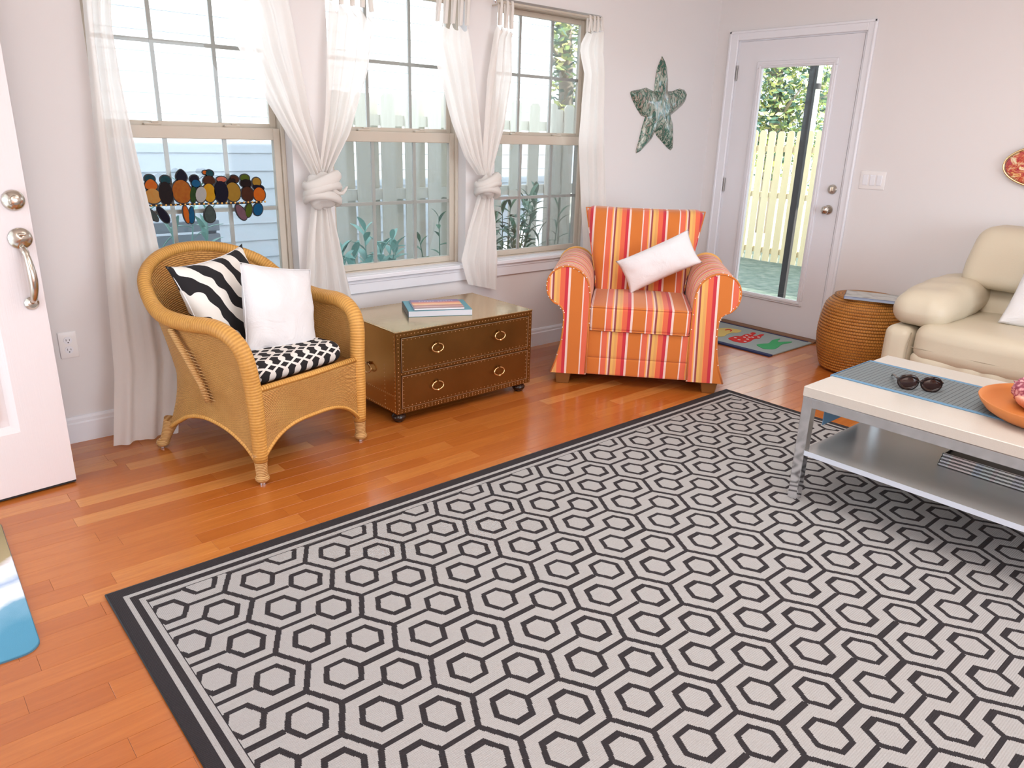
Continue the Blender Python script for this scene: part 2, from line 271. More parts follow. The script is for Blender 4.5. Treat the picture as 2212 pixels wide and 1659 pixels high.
# ------------------------------------------------------------------ mesh helpers
class MB:
    def __init__(s): s.v = []; s.f = []; s.uv = {}
    def box(s, x0, x1, y0, y1, z0, z1):
        n = len(s.v); s.v += [(x, y, z) for z in (z0, z1) for y in (y0, y1) for x in (x0, x1)]
        s.f += [tuple(n+i for i in q) for q in ((0, 2, 3, 1), (4, 5, 7, 6), (0, 1, 5, 4), (2, 6, 7, 3), (0, 4, 6, 2), (1, 3, 7, 5))]; return s
    def grid(s, nu, nv, fn, uvf=None, cu=False, flip=False):
        n = len(s.v); cols = nu if cu else nu+1
        for j in range(nv+1):
            for i in range(cols): s.v.append(tuple(fn(i/nu, j/nv)))
        for j in range(nv):
            for i in range(nu):
                a, b = n+j*cols+i, n+j*cols+(i+1) % cols if cu else n+j*cols+i+1
                q = (a, b, b+cols, a+cols); fi = len(s.f); s.f.append(q[::-1] if flip else q)
                if uvf:
                    us = [uvf(i/nu, j/nv), uvf((i+1)/nu, j/nv), uvf((i+1)/nu, (j+1)/nv), uvf(i/nu, (j+1)/nv)]; s.uv[fi] = us[::-1] if flip else us
        return s
    def tube(s, pts, r, n=8, closed=False, cap=True, uvl=False, flat=1.0):
        P = [Vector(p) for p in pts]; k = len(P); base = len(s.v); lastn = None; L = 0; Ls = []
        for i, p in enumerate(P):
            a = P[(i-1) % k] if closed or i > 0 else p; b = P[(i+1) % k] if closed or i < k-1 else p
            d = (b-a).normalized()
            nn = lastn-d*lastn.dot(d) if lastn is not None else d.cross(Vector((0, 0, 1)) if abs(d.z) < .9 else Vector((1, 0, 0)))
            nn.normalize(); lastn = nn; bb = d.cross(nn); ri = r[i] if isinstance(r, (list, tuple)) else r
            if i: L += (p-P[i-1]).length
            Ls.append(L)
            for j in range(n):
                an = 2*PI*j/n; s.v.append(tuple(p+nn*(math.cos(an)*ri)+bb*(math.sin(an)*ri*flat)))
        for i in range(k if closed else k-1):
            for j in range(n):
                a = base+i*n+j; b = base+i*n+(j+1) % n; i2 = (i+1) % k; c = base+i2*n+(j+1) % n; d2 = base+i2*n+j
                if uvl: s.uv[len(s.f)] = [(Ls[i], j/n*.1), (Ls[i], (j+1)/n*.1), (Ls[i2], (j+1)/n*.1), (Ls[i2], j/n*.1)]
                s.f.append((a, b, c, d2))
        if cap and not closed: s.f.append(tuple(base+j for j in range(n))[::-1]); s.f.append(tuple(base+(k-1)*n+j for j in range(n)))
        return s
    def lathe(s, prof, n=24, c=(0, 0, 0), axis='z', uvs=False):
        def P(r, h, a):
            x, y = r*math.cos(a), r*math.sin(a)
            return {'z': (c[0]+x, c[1]+y, c[2]+h), 'y': (c[0]+x, c[1]+h, c[2]+y), 'x': (c[0]+h, c[1]+x, c[2]+y)}[axis]
        base = len(s.v); L = 0; Ls = [0]
        for i in range(1, len(prof)): L += math.dist(prof[i], prof[i-1]); Ls.append(L)
        for r, h in prof:
            for j in range(n): s.v.append(P(max(r, 1e-5), h, 2*PI*j/n))
        for i in range(len(prof)-1):
            for j in range(n):
                q = (base+i*n+j, base+i*n+(j+1) % n, base+(i+1)*n+(j+1) % n, base+(i+1)*n+j)
                if uvs: rr_ = 2*PI*.22; s.uv[len(s.f)] = [(j/n*rr_, Ls[i]), ((j+1)/n*rr_, Ls[i]), ((j+1)/n*rr_, Ls[i+1]), (j/n*rr_, Ls[i+1])]
                s.f.append(q)
        return s
    def prism(s, poly, t0, t1, plane='xz'):
        n = len(s.v); k = len(poly)
        for t in (t0, t1):
            for a, b in poly: s.v.append({'xz': (a, t, b), 'xy': (a, b, t), 'yz': (t, a, b)}[plane])
        s.f.append(tuple(range(n, n+k))); s.f.append(tuple(range(n+2*k-1, n+k-1, -1)))
        for i in range(k): j = (i+1) % k; s.f.append((n+i, n+k+i, n+k+j, n+j))
        return s
    def ell(s, c, r, nu=16, nv=10, fn=None):
        def f(u, v):
            a, b = 2*PI*u, PI*v; d = Vector((math.sin(b)*math.cos(a), math.sin(b)*math.sin(a), -math.cos(b)))
            k = fn(d) if fn else 1
            return (c[0]+d.x*r[0]*k, c[1]+d.y*r[1]*k, c[2]+d.z*r[2]*k)
        return s.grid(nu, nv, f, cu=True)
    def rbox(s, cx, cy, cz, sx, sy, sz, r, n=6, fn=None):
        """rounded box, optionally deformed"""
        hx, hy, hz = sx/2, sy/2, sz/2; r = min(r, hx, hy, hz)
        for ax in range(3):
            for sg in (-1, 1):
                def f(u, v):
                    p = [0, 0, 0]; h = [hx, hy, hz]; p[ax] = sg*h[ax]; a, b = (ax+1) % 3, (ax+2) % 3
                    p[a] = (2*u-1)*h[a]; p[b] = (2*v-1)*h[b]
                    q = [max(-(h[i]-r), min(h[i]-r, p[i])) for i in range(3)]
                    d = Vector([p[i]-q[i] for i in range(3)]); d = d.normalized()*r if d.length > 1e-9 else d
                    w = [q[i]+d[i] for i in range(3)]
                    if fn: w = fn(w[0]/hx, w[1]/hy, w[2]/hz, *w)
                    return (cx+w[0], cy+w[1], cz+w[2])
                # non uniform sampling puts rows into the corners
                def warp(t, h):
                    k = r/(2*h); e = 3/(2*n) if n > 4 else .3
                    if t < e: return k*(t/e)
                    if t > 1-e: return 1-k*((1-t)/e)
                    return k+(t-e)/(1-2*e)*(1-2*k)
                a, b = (ax+1) % 3, (ax+2) % 3; H = [hx, hy, hz]
                s.grid(2*n, 2*n, lambda u, v: f(warp(u, H[a]), warp(v, H[b])), flip=(sg < 0))
        return s
    def xf(s, mtx, start=0):
        for i in range(start, len(s.v)): s.v[i] = tuple(mtx @ Vector(s.v[i]))
        return s
    def build(s, name, mat, parent=None, smooth=False, bevel=0, weld=False, solid=0, sub=0):
        me = bpy.data.meshes.new(name); me.from_pydata([tuple(v) for v in s.v], [], s.f)
        if s.uv:
            ul = me.uv_layers.new(name='UVMap')
            for fi, us in s.uv.items():
                for li, uvp in zip(me.polygons[fi].loop_indices, us): ul.data[li].uv = uvp
        bm = bmesh.new(); bm.from_mesh(me)
        if weld: bmesh.ops.remove_doubles(bm, verts=bm.verts, dist=1e-5)
        bmesh.ops.recalc_face_normals(bm, faces=bm.faces)
        if bevel: bmesh.ops.bevel(bm, geom=bm.edges[:], offset=bevel, segments=2 if bevel > .004 else 1, profile=.6, affect='EDGES', clamp_overlap=True)
        bm.to_mesh(me); bm.free()
        if smooth:
            me.polygons.foreach_set('use_smooth', [True]*len(me.polygons))
            if smooth != 'all': me.set_sharp_from_angle(angle=R(smooth if smooth > 1 else 40))
        me.materials.append(MT[mat].m if isinstance(mat, str) else mat)
        o = bpy.data.objects.new(name, me); COL.objects.link(o)
        if parent: o.parent = parent
        if solid: md = o.modifiers.new('solid', 'SOLIDIFY'); md.thickness = solid; md.offset = 0
        if sub: md = o.modifiers.new('sub', 'SUBSURF'); md.levels = md.render_levels = sub
        return o
def tag(o, label, cat, group=None):
    o['label'] = label; o['category'] = cat
    if group: o['group'] = group
    return o
def thing(name, label, cat, loc=(0, 0, 0), rz=0, group=None, rot=None):
    o = bpy.data.objects.new(name, None); COL.objects.link(o); o.location = loc; o.rotation_euler = rot or (0, 0, rz); o.empty_display_size = .1
    return tag(o, label, cat, group)
def struct(o): o['kind'] = 'structure'; return o
def sempty(name, loc=(0, 0, 0)):
    o = bpy.data.objects.new(name, None); COL.objects.link(o); o.location = loc; o['kind'] = 'structure'; return o
def share(src, name, parent, loc=None, rot=None, scale=None):
    o = src.copy(); o.name = name; COL.objects.link(o); o.parent = parent
    if loc is not None: o.location = loc
    if rot is not None: o.rotation_euler = rot
    if scale is not None: o.scale = scale
    return o
def smoothpath(pts, n=6, closed=False):
    P = [Vector(p) for p in pts]; k = len(P); out = []
    for i in range(k if closed else k-1):
        p0 = P[(i-1) % k] if closed or i > 0 else P[i]*2-P[i+1]; p1, p2 = P[i], P[(i+1) % k]
        p3 = P[(i+2) % k] if closed or i < k-2 else P[i+1]*2-P[i]
        for j in range(n):
            t = j/n; out.append(.5*((2*p1)+(-p0+p2)*t+(2*p0-5*p1+4*p2-p3)*t*t+(-p0+3*p1-3*p2+p3)*t**3))
    if not closed: out.append(P[-1])
    return out
def interp(tab, t):
    """point at fraction t of a polyline"""
    P = [Vector(p) for p in tab]; ds = [0]
    for a, b in zip(P, P[1:]): ds.append(ds[-1]+(b-a).length)
    x = t*ds[-1]
    for i in range(len(P)-1):
        if x <= ds[i+1] or i == len(P)-2: return P[i].lerp(P[i+1], (x-ds[i])/max(1e-9, ds[i+1]-ds[i]))

# ================================================================== SETTING
X0, X1, Y1 = -5.56, 0.0, -6.6; ZC = 2.75
fl = sempty('floor')
MB().box(X0, X1+.1, Y1, 0, -.06, -.012).build('subfloor', 'subfloor', fl)
PW = .0765; lens = [.32, .45, .6, .78, .95]
protos = {l: None for l in lens}
def plank_mesh(l):
    mb = MB(); g = .0003; mb.box(g, l-g, -PW+g, -g, -.012, 0)
    o = mb.build('plank', 'oak_plank', fl, bevel=.00035); return o
rest = MB(); cnt = 0
for row in range(int(-Y1/PW)+1):
    y = -row*PW; x = X0+.005-random.random()*.5
    while x < X1-.001:
        l = random.choice(lens); x0 = max(x, X0+.002); x1 = min(x+l, X1+.001); x += l
        if x1-x0 < .02: continue
        hidden = (x0 > -4.70 and x1 < -1.52 and y < -1.40) or y < -3.25 or (x0 > -1.5 and y < -2.6) or (x0 > -1.0 and y < -2.05)
        if hidden or cnt >= 298: rest.box(x0+.001, x1-.001, y-PW+.001, y-.001, -.012, 0); continue
        if protos[l] is None: protos[l] = plank_mesh(l); o = protos[l]
        else: o = share(protos[l], 'plank', fl)
        o.location = (x0, y, 0); o.scale = ((x1-x0)/l, 1, 1); cnt += 1
o = rest.build('plank_field', 'oak_plank', fl); o['kind'] = 'stuff'

def wall_with_holes(name, axis, a0, a1, z0, z1, t0, t1, holes, mat='paint'):
    """axis 'x': wall runs along x, thickness t0..t1 in y."""
    cuts = sorted({a0, a1, *[h[0] for h in holes], *[h[1] for h in holes]}); mb = MB()
    for c0, c1 in zip(cuts, cuts[1:]):
        mid = (c0+c1)/2; zs = [(z0, z1)]
        for h in holes:
            if h[0] < mid < h[1]: zs = [(z0, h[2]), (h[3], z1)]
        for q0, q1 in zs:
            if q1-q0 > 1e-4:
                if axis == 'x': mb.box(c0, c1, t0, t1, q0, q1)
                else: mb.box(t0, t1, c0, c1, q0, q1)
    return struct(mb.build(name, mat))
WR = [-3.411, -2.340, -1.268]; WW = .855; ZS, ZH = .60, 2.095
wall_with_holes('wall_back', 'x', X0, X1+.14, -.06, ZC, 0, .17, [(r-WW, r, ZS, ZH) for r in WR])
wall_with_holes('wall_right', 'y', Y1, 0, -.06, ZC, 0, .14, [(-1.135, -.188, -.06, 2.052)])
wall_with_holes('wall_left', 'y', Y1, 0, -.06, ZC, X0-.14, X0, [(-1.46, -.50, -.06, 2.06)])
wall_with_holes('wall_front', 'x', X0, X1, -.06, ZC, Y1-.14, Y1, [(-4.7, -1.1, .25, 2.35)])  # wide opening added behind the camera to let sky light in
struct(MB().box(X0-.14, X1+.14, Y1-.14, .17, ZC, ZC+.1).build('ceiling', 'ceiling_paint'))
def baseboard(name, axis, a0, a1):
    prof = [(0, 0), (-.016, 0), (-.016, .088), (-.012, .094), (-.012, .108), (-.007, .118), (0, .120)]
    mb = MB()
    if axis == 'x': mb.prism([(p[0], p[1]) for p in prof], a0, a1, 'yz')
    else: mb.prism(prof, a0, a1, 'xz')
    return struct(mb.build(name, 'trim_white'))
baseboard('baseboard_back', 'x', X0, 0); baseboard('baseboard_right', 'y', Y1, -1.19)

# ------------------------------------------------------------------ windows
def window(i, xr):
    xl = xr-WW; w = sempty('window_%d' % i); mb = MB(); f = .020; yo0, yo1 = .072, .165
    mb.box(xl, xl+f, yo0, yo1, ZS, ZH).box(xr-f, xr, yo0, yo1, ZS, ZH).box(xl+f, xr-f, yo0, yo1, ZH-f, ZH).box(xl+f, xr-f, yo0, yo1, ZS, ZS+f)
    mb.build('window_frame', 'vinyl_tan', w, bevel=.003)
    a, b = xl+f, xr-f
    def sash(name, y0, y1, z0, z1, st, rb, rt_, glass_y):
        o = MB().box(a, a+st, y0, y1, z0, z1).box(b-st, b, y0, y1, z0, z1).box(a+st, b-st, y0, y1, z0, z0+rb).box(a+st, b-st, y0, y1, z1-rt_, z1).build(name, 'vinyl_tan', w, bevel=.0025)
        ga, gb, g0, g1 = a+st, b-st, z0+rb, z1-rt_
        for k in (1, 2):
            x = ga+(gb-ga)*(.32 if k == 1 else .68); MB().box(x-.009, x+.009, glass_y-.006, glass_y+.006, g0, g1).build('muntin', 'muntin_tan', o)
        zz_ = (g0+g1)/2; MB().box(ga, gb, glass_y-.005, glass_y+.005, zz_-.009, zz_+.009).build('muntin', 'muntin_tan', o)
        MB().box(ga-.004, gb+.004, glass_y-.0085, glass_y-.0065, g0-.004, g1+.004).build('pane', 'glass', o)
        return o
    sash('upper_sash', .122, .150, 1.342, ZH-f, .032, .040, .030, .137)
    lo = sash('lower_sash', .086, .118, ZS+f, 1.362, .034, .034, .055, .102)
    for k in (.28, .72):
        x = a+(b-a)*k; MB().rbox(x, .104, 1.367, .075, .022, .012, .006, 3).rbox(x+.01, .098, 1.376, .03, .012, .010, .005, 2).build('sash_lock', 'vinyl_tan', lo, smooth=1)
    mb = MB(); mb.box(a, b, .156, .1575, ZS+f, 1.35); mb.build('insect_screen', 'screen_mesh', w)
    return w
for i, xr in enumerate(WR): window(i+1, xr)
# window stools and aprons
for i, xr in enumerate(WR):
    xl = xr-WW; e0 = .055 if i != 2 else .10
    mb = MB().box(xl-e0, xr+.055, -.040, 0, .590, .614).box(xl+.001, xr-.001, 0, .086, .590, .6145)
    s_ = struct(mb.build('trim_%d' % (i+1), 'trim_white', bevel=.004))
    MB().box(xl-.03, xr+.03, -.016, 0, .515, .590).box(xl-.03, xr+.03, -.022, 0, .570, .590).build('apron', 'trim_white', s_, bevel=.002)

# ------------------------------------------------------------------ glazed back door in wall_right
d = sempty('door_1', (0, 0, 0))
ya, yb = -.2068, -1.1165
mb = MB().box(-.004, .040, yb, ya, .018, .255).box(-.004, .040, yb, ya, 1.885, 2.042).box(-.004, .040, yb, -.948, .255, 1.885).box(-.004, .040, -.388, ya, .255, 1.885)
mb.build('door_leaf', 'door_white', d)
mb = MB()
for (p, q, r_, s_) in ((-.966, -.366, .232, .27), (-.966, -.366, 1.86, 1.905), (-.966, -.927, .27, 1.86), (-.41, -.366, .27, 1.86)): mb.box(-.016, .012, p, q, r_, s_)
mb.build('glazing_frame', 'door_white', d, bevel=.004)
mb = MB()
for (p, q, r_, s_) in ((-.952, -.386, .246, .262), (-.952, -.386, 1.873, 1.889), (-.952, -.940, .262, 1.873), (-.398, -.386, .262, 1.873)): mb.box(-.022, -.014, p, q, r_, s_)
mb.build('glazing_bead', 'door_white', d, bevel=.002)
MB().box(.012, .016, -.93, -.405, .265, 1.865).build('pane', 'glass', d)
for z in (1.835, 1.046, .26):
    MB().tube([(-.008, -.2, z-.05), (-.008, -.2, z+.05)], .0065, 8).build('hinge', 'hinge_metal', d, smooth=1)
k = MB().lathe([(0, -.004), (.031, -.004), (.033, -.008), (.030, -.014), (0, -.016)], 24, (0, -1.055, .932), 'x').lathe([(.010, -.014), (.010, -.034), (.020, -.040), (.027, -.052), (.026, -.064), (.018, -.072), (0, -.075)], 24, (0, -1.055, .932), 'x').build('door_knob', 'satin_nickel', d, smooth=1)
k = MB().lathe([(0, -.004), (.031, -.004), (.033, -.009), (.028, -.016), (0, -.017)], 24, (0, -1.061, 1.069), 'x').build('deadbolt', 'satin_nickel', d, smooth=1)
MB().rbox(-.026, -1.061, 1.069, .022, .010, .034, .005, 3).build('thumb_turn', 'satin_nickel', k, smooth=1)
# casing (trim) and jamb
t = struct(MB().box(-.020, 0, -.188, -.117, 0, 2.115).box(-.020, 0, -1.188, -1.135, 0, 2.115).box(-.020, 0, -1.135, -.188, 2.052, 2.115).build('trim_4', 'trim_white', bevel=.004))
MB().box(-.026, -.018, -.134, -.117, 0, 2.115).box(-.026, -.018, -1.188, -1.174, 0, 2.115).box(-.026, -.018, -1.188, -.117, 2.098, 2.115).build('back_band', 'trim_white', t, bevel=.003)
MB().box(0, .12, -.2055, -.188, 0, 2.052).box(0, .12, -1.135, -1.118, 0, 2.052).box(0, .12, -1.118, -.2055, 2.044, 2.052).build('jamb', 'trim_white', t)
MB().box(.042, .12, -1.118, -.2055, 2.0, 2.044).build('weatherstrip', 'dark_gap', t)
struct(MB().prism([(-.085, 0), (-.085, .006), (-.06, .016), (.13, .018), (.13, 0)], -1.135, -.188, 'xz').build('trim_5', 'threshold_wood'))

# ------------------------------------------------------------------ front door standing open on the left
fd = sempty('door_2', (-4.626, -.454, .015)); fd.rotation_euler = (0, 0, R(5.27))
# leaf: face on local y=0 towards the room, thickness behind
PX = [(-.785, -.515), (-.43, -.155)]
zs = [(.245, .70+.02), (1.16, 1.86)]
mb = MB().box(-.155, 0, 0, .044, 0, 2.03).box(-.92, -.785, 0, .044, 0, 2.03).box(-.515, -.43, 0, .044, 0, 2.03)
for a, b in PX:
    mb.box(a, b, 0, .044, 0, .245).box(a, b, 0, .044, .72, 1.16).box(a, b, 0, .044, 1.86, 2.03).box(a, b, .014, .034, .245, .72).box(a, b, .014, .034, 1.16, 1.86)
mb.build('door_leaf', 'front_door_paint', fd)
mb = MB()
for a, b in PX:
    for z0, z1 in ((.245, .72), (1.16, 1.86)):
        c = .028; n = len(mb.v); mb.v += [(a, 0, z0), (b, 0, z0), (b, 0, z1), (a, 0, z1), (a+c, .013, z0+c), (b-c, .013, z0+c), (b-c, .013, z1-c), (a+c, .013, z1-c)]
        mb.f += [(n, n+1, n+5, n+4), (n+1, n+2, n+6, n+5), (n+2, n+3, n+7, n+6), (n+3, n, n+4, n+7)]
        c2 = .055; mb.prism([(a+c2, z0+c2), (b-c2, z0+c2), (b-c2, z1-c2), (a+c2, z1-c2)], .004, .014)
mb.build('panel_moulding', 'front_door_paint', fd)
MB().box(-.92, 0, .006, .040, -.010, 0).build('door_sweep', 'dark_gap', fd)
MB().box(0, .0015, .012, .034, .92, 1.0).build('latch_plate', 'satin_nickel', fd)
ld = MB().lathe([(0, 0), (.034, 0), (.036, -.006), (.030, -.016), (.018, -.022), (.017, -.030), (.012, -.033), (0, -.033)], 32, (-.045, 0, 1.087), 'y').build('deadbolt', 'satin_nickel', fd, smooth=1)
hs = MB().lathe([(0, 0), (.036, 0), (.038, -.006), (.028, -.018), (0, -.024)], 32, (-.045, 0, .955), 'y').build('handle_plate', 'satin_nickel', fd, smooth=1)
gp = smoothpath([(-.045, -.014, .925), (-.043, -.040, .895), (-.041, -.056, .84), (-.041, -.054, .79), (-.043, -.036, .745), (-.045, -.012, .728)], 6)
nn_ = len(gp); rad = [.009+.006*math.sin(PI*i/(nn_-1))**2+(.003 if i < 5 else 0) for i in range(nn_)]
MB().tube(gp, rad, 14).build('grip', 'satin_nickel', hs, smooth='all')
MB().lathe([(0, 0), (.022, 0), (.024, -.006), (.015, -.016), (0, -.018)], 24, (-.045, 0, .722), 'y').build('lower_plate', 'satin_nickel', hs, smooth=1)
MB().rbox(-.045, -.028, .972, .022, .030, .008, .004, 3).build('thumb_latch', 'satin_nickel', hs, smooth=1)

# outlet and light switch
t = thing('power_outlet', 'white double power outlet low on the wall beside the open front door', 'outlet', (-4.502, 0, .447))
MB().rbox(0, -.003, 0, .072, .006, .116, .003, 4).build('cover_plate', 'switch_plate', t, smooth=1)
for z in (.021, -.021):
    s_ = MB().lathe([(0, -.0085), (.016, -.0085), (.0165, -.006)], 20, (0, 0, z), 'y').build('socket', 'trim_white', t, smooth=1)
    MB().box(-.0075, -.0055, -.0089, -.0082, z-.002, z+.007).box(.0055, .0075, -.0089, -.0082, z-.002, z+.006).lathe([(0, -.0089), (.0025, -.0089), (.0025, -.008)], 8, (0, 0, z-.009), 'y').build('slot', 'dark_gap', s_)
t = thing('light_switch', 'white three-gang light switch on the wall right of the glazed door', 'light switch', (0, -1.321, 1.145))
MB().rbox(-.003, 0, 0, .006, .166, .116, .003, 4).build('cover_plate', 'switch_plate', t, smooth=1)
for y in (-.046, 0, .046): MB().rbox(-.007, y, 0, .006, .033, .066, .002, 3).build('rocker', 'trim_white', t, smooth=1)

# ================================================================== THE RUG
rg = MB().box(0, 3.254, -2.32, 0, 0, .009).build('rug', 'hexagon_rug', bevel=.002); rg.location = (-4.737, -1.3593, 0)
tag(rg, 'large flat-woven rug with black and grey hexagon lattice and black border', 'rug')
mb = MB(); L_, Wd_ = 3.254, 2.32
mb.tube([(0, 0, .0045), (L_, 0, .0045), (L_, -Wd_, .0045), (0, -Wd_, .0045)], .0058, 8, closed=True); mb.build('edge_binding', 'rug_binding', rg, smooth='all')

# ================================================================== CURTAINS
def sheet(mb, LT, RT, y0, nf, amp, ph=0, y1=None, nr=44, per=9, ruf=0, scal=0):
    nu = nf*per
    def f(s, t):
        a, b = interp([(p[0], 0, p[1]) for p in LT], t), interp([(p[0], 0, p[1]) for p in RT], t); p = a.lerp(b, s)
        wd = (b-a).length; k = amp*(1.0 if wd < .2 else .8)
        y = y0+(0 if y1 is None else (y1-y0)*t**2.2)+k*math.sin(2*PI*nf*s+ph+.9*math.sin(3*s+2*t))+k*.5*math.sin(2*PI*nf*1.7*s+1.3+ph+2*t)
        z = p.z-(scal*abs(math.sin(PI*nf*s))*(1-min(1, t*9)) if scal else 0)
        return (p.x+ruf*math.sin(9*s+7*t)*.3, y, z)
    mb.grid(nu, nr, f); return mb
def tabs(par, pts, zr, yr=-.07):
    for x, z, xr in pts:
        MB().tube([(x, yr-.010, z-.012), (xr, yr-.013, zr-.02), (xr, yr-.009, zr+.010), (xr, yr, zr+.0125), (xr, yr+.009, zr+.010), (xr, yr+.012, zr-.02), (x, yr+.006, z-.012)], .0013, 6, flat=8).build('tab', 'sheer_cotton', par, smooth=60)
ZR = 2.062
def rod(i, x0, x1):
    w_ = ('left', 'middle', 'right')[i]
    t = thing('curtain_rod', 'thin pale curtain rod across the top of the %s window' % w_, 'curtain rod', (0, 0, 0), group='curtain rods above the windows')
    MB().tube([(x0, -.07, ZR), (x1, -.07, ZR)], .007, 10).build('rod', 'vinyl_tan', t, smooth=1)
    for x, s_ in ((x0, -1), (x1, 1)):
        MB().ell((x+s_*.010, -.07, ZR), (.011, .011, .011)).build('finial', 'chrome', t, smooth='all')
        xb = x-s_*.03; MB().tube([(xb, 0, ZR-.012), (xb, -.03, ZR-.012), (xb, -.07, ZR-.008)], .004, 8).build('bracket', 'vinyl_tan', t, smooth=1)
rod(0, -4.34, -3.40); rod(1, -3.215, -2.335); rod(2, -2.19, -1.355)
def knot(par, c, r, seed, big):
    random.seed(seed)
    def kf(d):
        a = math.atan2(d.x, -d.y); return 1+.10*math.sin(5*d.z+2.2*a+seed)+.05*math.sin(11*d.z-3*a)
    k = MB().ell(c, r, 40, 28, kf).build('knot', 'sheer_cotton', par, smooth='all')
    for j in range(3):
        pts = []
        for i in range(15):
            a = -PI*.62+i/14*PI*1.24; pts.append((c[0]+(r[0]+.006)*math.sin(a), c[1]-(r[1]+.002)*math.cos(a), c[2]+r[2]*(.55-.5*j)+.028*math.sin(a*1.2+j)))
        MB().tube(smoothpath(pts, 2), [.013+.008*math.sin(PI*i/28) for i in range(29)], 8, flat=1.5).build('wrap_fold', 'sheer_cotton', k, smooth='all')
    if big:
        MB().tube(smoothpath([(c[0]+.03, c[1]-.05, c[2]+.01), (c[0]+.065, c[1]-.055, c[2]-.012), (c[0]+.095, c[1]-.045, c[2]-.006), (c[0]+.12, c[1]-.04, c[2]+.02)], 4), [.016, .018, .019, .017, .015, .014, .014, .013, .012, .011, .009, .007, .004], 8, flat=.6).build('loose_end', 'sheer_cotton', k, smooth='all')
# left-hand knotted pair, between the left and the middle window
t = thing('knotted_curtain', 'sheer white curtain pair knotted together between left and middle windows', 'curtain', group='sheer white curtains')
sheet(MB(), [(-3.83, 2.02), (-3.713, 1.883), (-3.669, 1.704), (-3.548, 1.478), (-3.425, 1.275), (-3.352, 1.146)], [(-3.415, 2.02), (-3.421, 1.918), (-3.393, 1.728), (-3.348, 1.425), (-3.295, 1.146)], -.082, 4, .018, 0, scal=.045).build('curtain_panel', 'sheer_cotton', t, smooth='all')
sheet(MB(), [(-3.205, 1.945), (-3.232, 1.742), (-3.262, 1.428), (-3.315, 1.146)], [(-2.992, 1.925), (-2.960, 1.885), (-3.003, 1.655), (-3.129, 1.344), (-3.264, 1.146)], -.070, 4, .018, 2, scal=.045).build('curtain_panel', 'sheer_cotton', t, smooth='all')
tabs(t, [(-3.80, 2.02, -3.78), (-3.70, 2.01, -3.69), (-3.59, 2.01, -3.58), (-3.50, 2.01, -3.49), (-3.43, 2.01, -3.425)], ZR); tabs(t, [(-3.20, 1.955, -3.195), (-3.15, 1.945, -3.14), (-3.09, 1.945, -3.085), (-3.035, 1.945, -3.03), (-2.985, 1.93, -2.995)], ZR)
knot(t, (-3.312, -.095, 1.075), (.080, .055, .088), 3, True)
sheet(MB(), [(-3.350, 1.01), (-3.385, .83), (-3.408, .667), (-3.436, .545), (-3.44, .505)], [(-3.262, 1.01), (-3.218, .818), (-3.186, .646), (-3.154, .498), (-3.15, .475)], -.075, 4, .019, 1).build('curtain_tail', 'sheer_cotton', t, smooth='all')
# right-hand knotted pair
t = thing('knotted_curtain', 'sheer white curtain pair knotted together between middle and right windows', 'curtain', group='sheer white curtains')
sheet(MB(), [(-2.600, 1.925), (-2.636, 1.836), (-2.571, 1.672), (-2.484, 1.421), (-2.395, 1.237), (-2.305, 1.135)], [(-2.386, 1.925), (-2.370, 1.851), (-2.345, 1.694), (-2.297, 1.409), (-2.258, 1.135)], -.072, 4, .016, .5, scal=.04).build('curtain_panel', 'sheer_cotton', t, smooth='all')
sheet(MB(), [(-2.172, 1.945), (-2.194, 1.908), (-2.245, 1.66), (-2.272, 1.324), (-2.272, 1.135)], [(-2.070, 1.945), (-2.078, 1.895), (-2.063, 1.689), (-2.121, 1.396), (-2.220, 1.135)], -.078, 3, .014, 1.4, scal=.04).build('curtain_panel', 'sheer_cotton', t, smooth='all')
tabs(t, [(-2.59, 1.93, -2.575), (-2.54, 1.925, -2.53), (-2.49, 1.93, -2.48), (-2.44, 1.925, -2.435), (-2.395, 1.93, -2.39)], ZR); tabs(t, [(-2.165, 1.955, -2.16), (-2.12, 1.945, -2.115), (-2.078, 1.945, -2.08)], ZR)
knot(t, (-2.256, -.095, 1.070), (.066, .052, .062), 5, False)
sheet(MB(), [(-2.290, 1.025), (-2.374, .816), (-2.425, .651), (-2.39, .545), (-2.37, .50)], [(-2.190, 1.02), (-2.15, .803), (-2.134, .627), (-2.14, .45), (-2.14, .44)], -.070, 4, .018, 2).build('curtain_tail', 'sheer_cotton', t, smooth='all')
# single panels
t = thing('curtain', 'straight sheer white curtain panel hanging right of the right window behind the armchair', 'curtain', group='sheer white curtains')
sheet(MB(), [(-1.455, 1.985), (-1.517, 1.886), (-1.456, 1.739), (-1.477, 1.336), (-1.423, .939), (-1.385, .695), (-1.36, .02)], [(-1.325, 2.01), (-1.292, 1.767), (-1.250, 1.339), (-1.196, .931), (-1.162, .68), (-1.12, .02)], -.075, 3, .015, .3, scal=.02).build('curtain_panel', 'sheer_cotton', t, smooth='all')
tabs(t, [(-1.455, 1.99, -1.45), (-1.41, 2.0, -1.41), (-1.375, 2.0, -1.38), (-1.335, 2.01, -1.345)], ZR)
t = thing('curtain', 'long sheer white curtain panel reaching the floor beside the wicker chair', 'curtain', group='sheer white curtains')
sheet(MB(), [(-4.262, 2.03), (-4.269, 1.816), (-4.286, 1.48), (-4.311, 1.12), (-4.339, .736), (-4.369, .326), (-4.422, .010)], [(-4.03, 2.03), (-4.169, 1.828), (-4.177, 1.727), (-4.171, 1.521), (-4.151, 1.249), (-4.120, .919), (-4.107, .671), (-4.090, .362), (-4.150, .012)], -.080, 3, .017, .8, y1=-.185, nr=60, scal=.02).build('curtain_panel', 'sheer_cotton', t, smooth='all')
tabs(t, [(-4.25, 2.035, -4.25), (-4.20, 2.03, -4.20), (-4.15, 2.03, -4.15), (-4.10, 2.03, -4.10), (-4.045, 2.035, -4.045)], ZR)

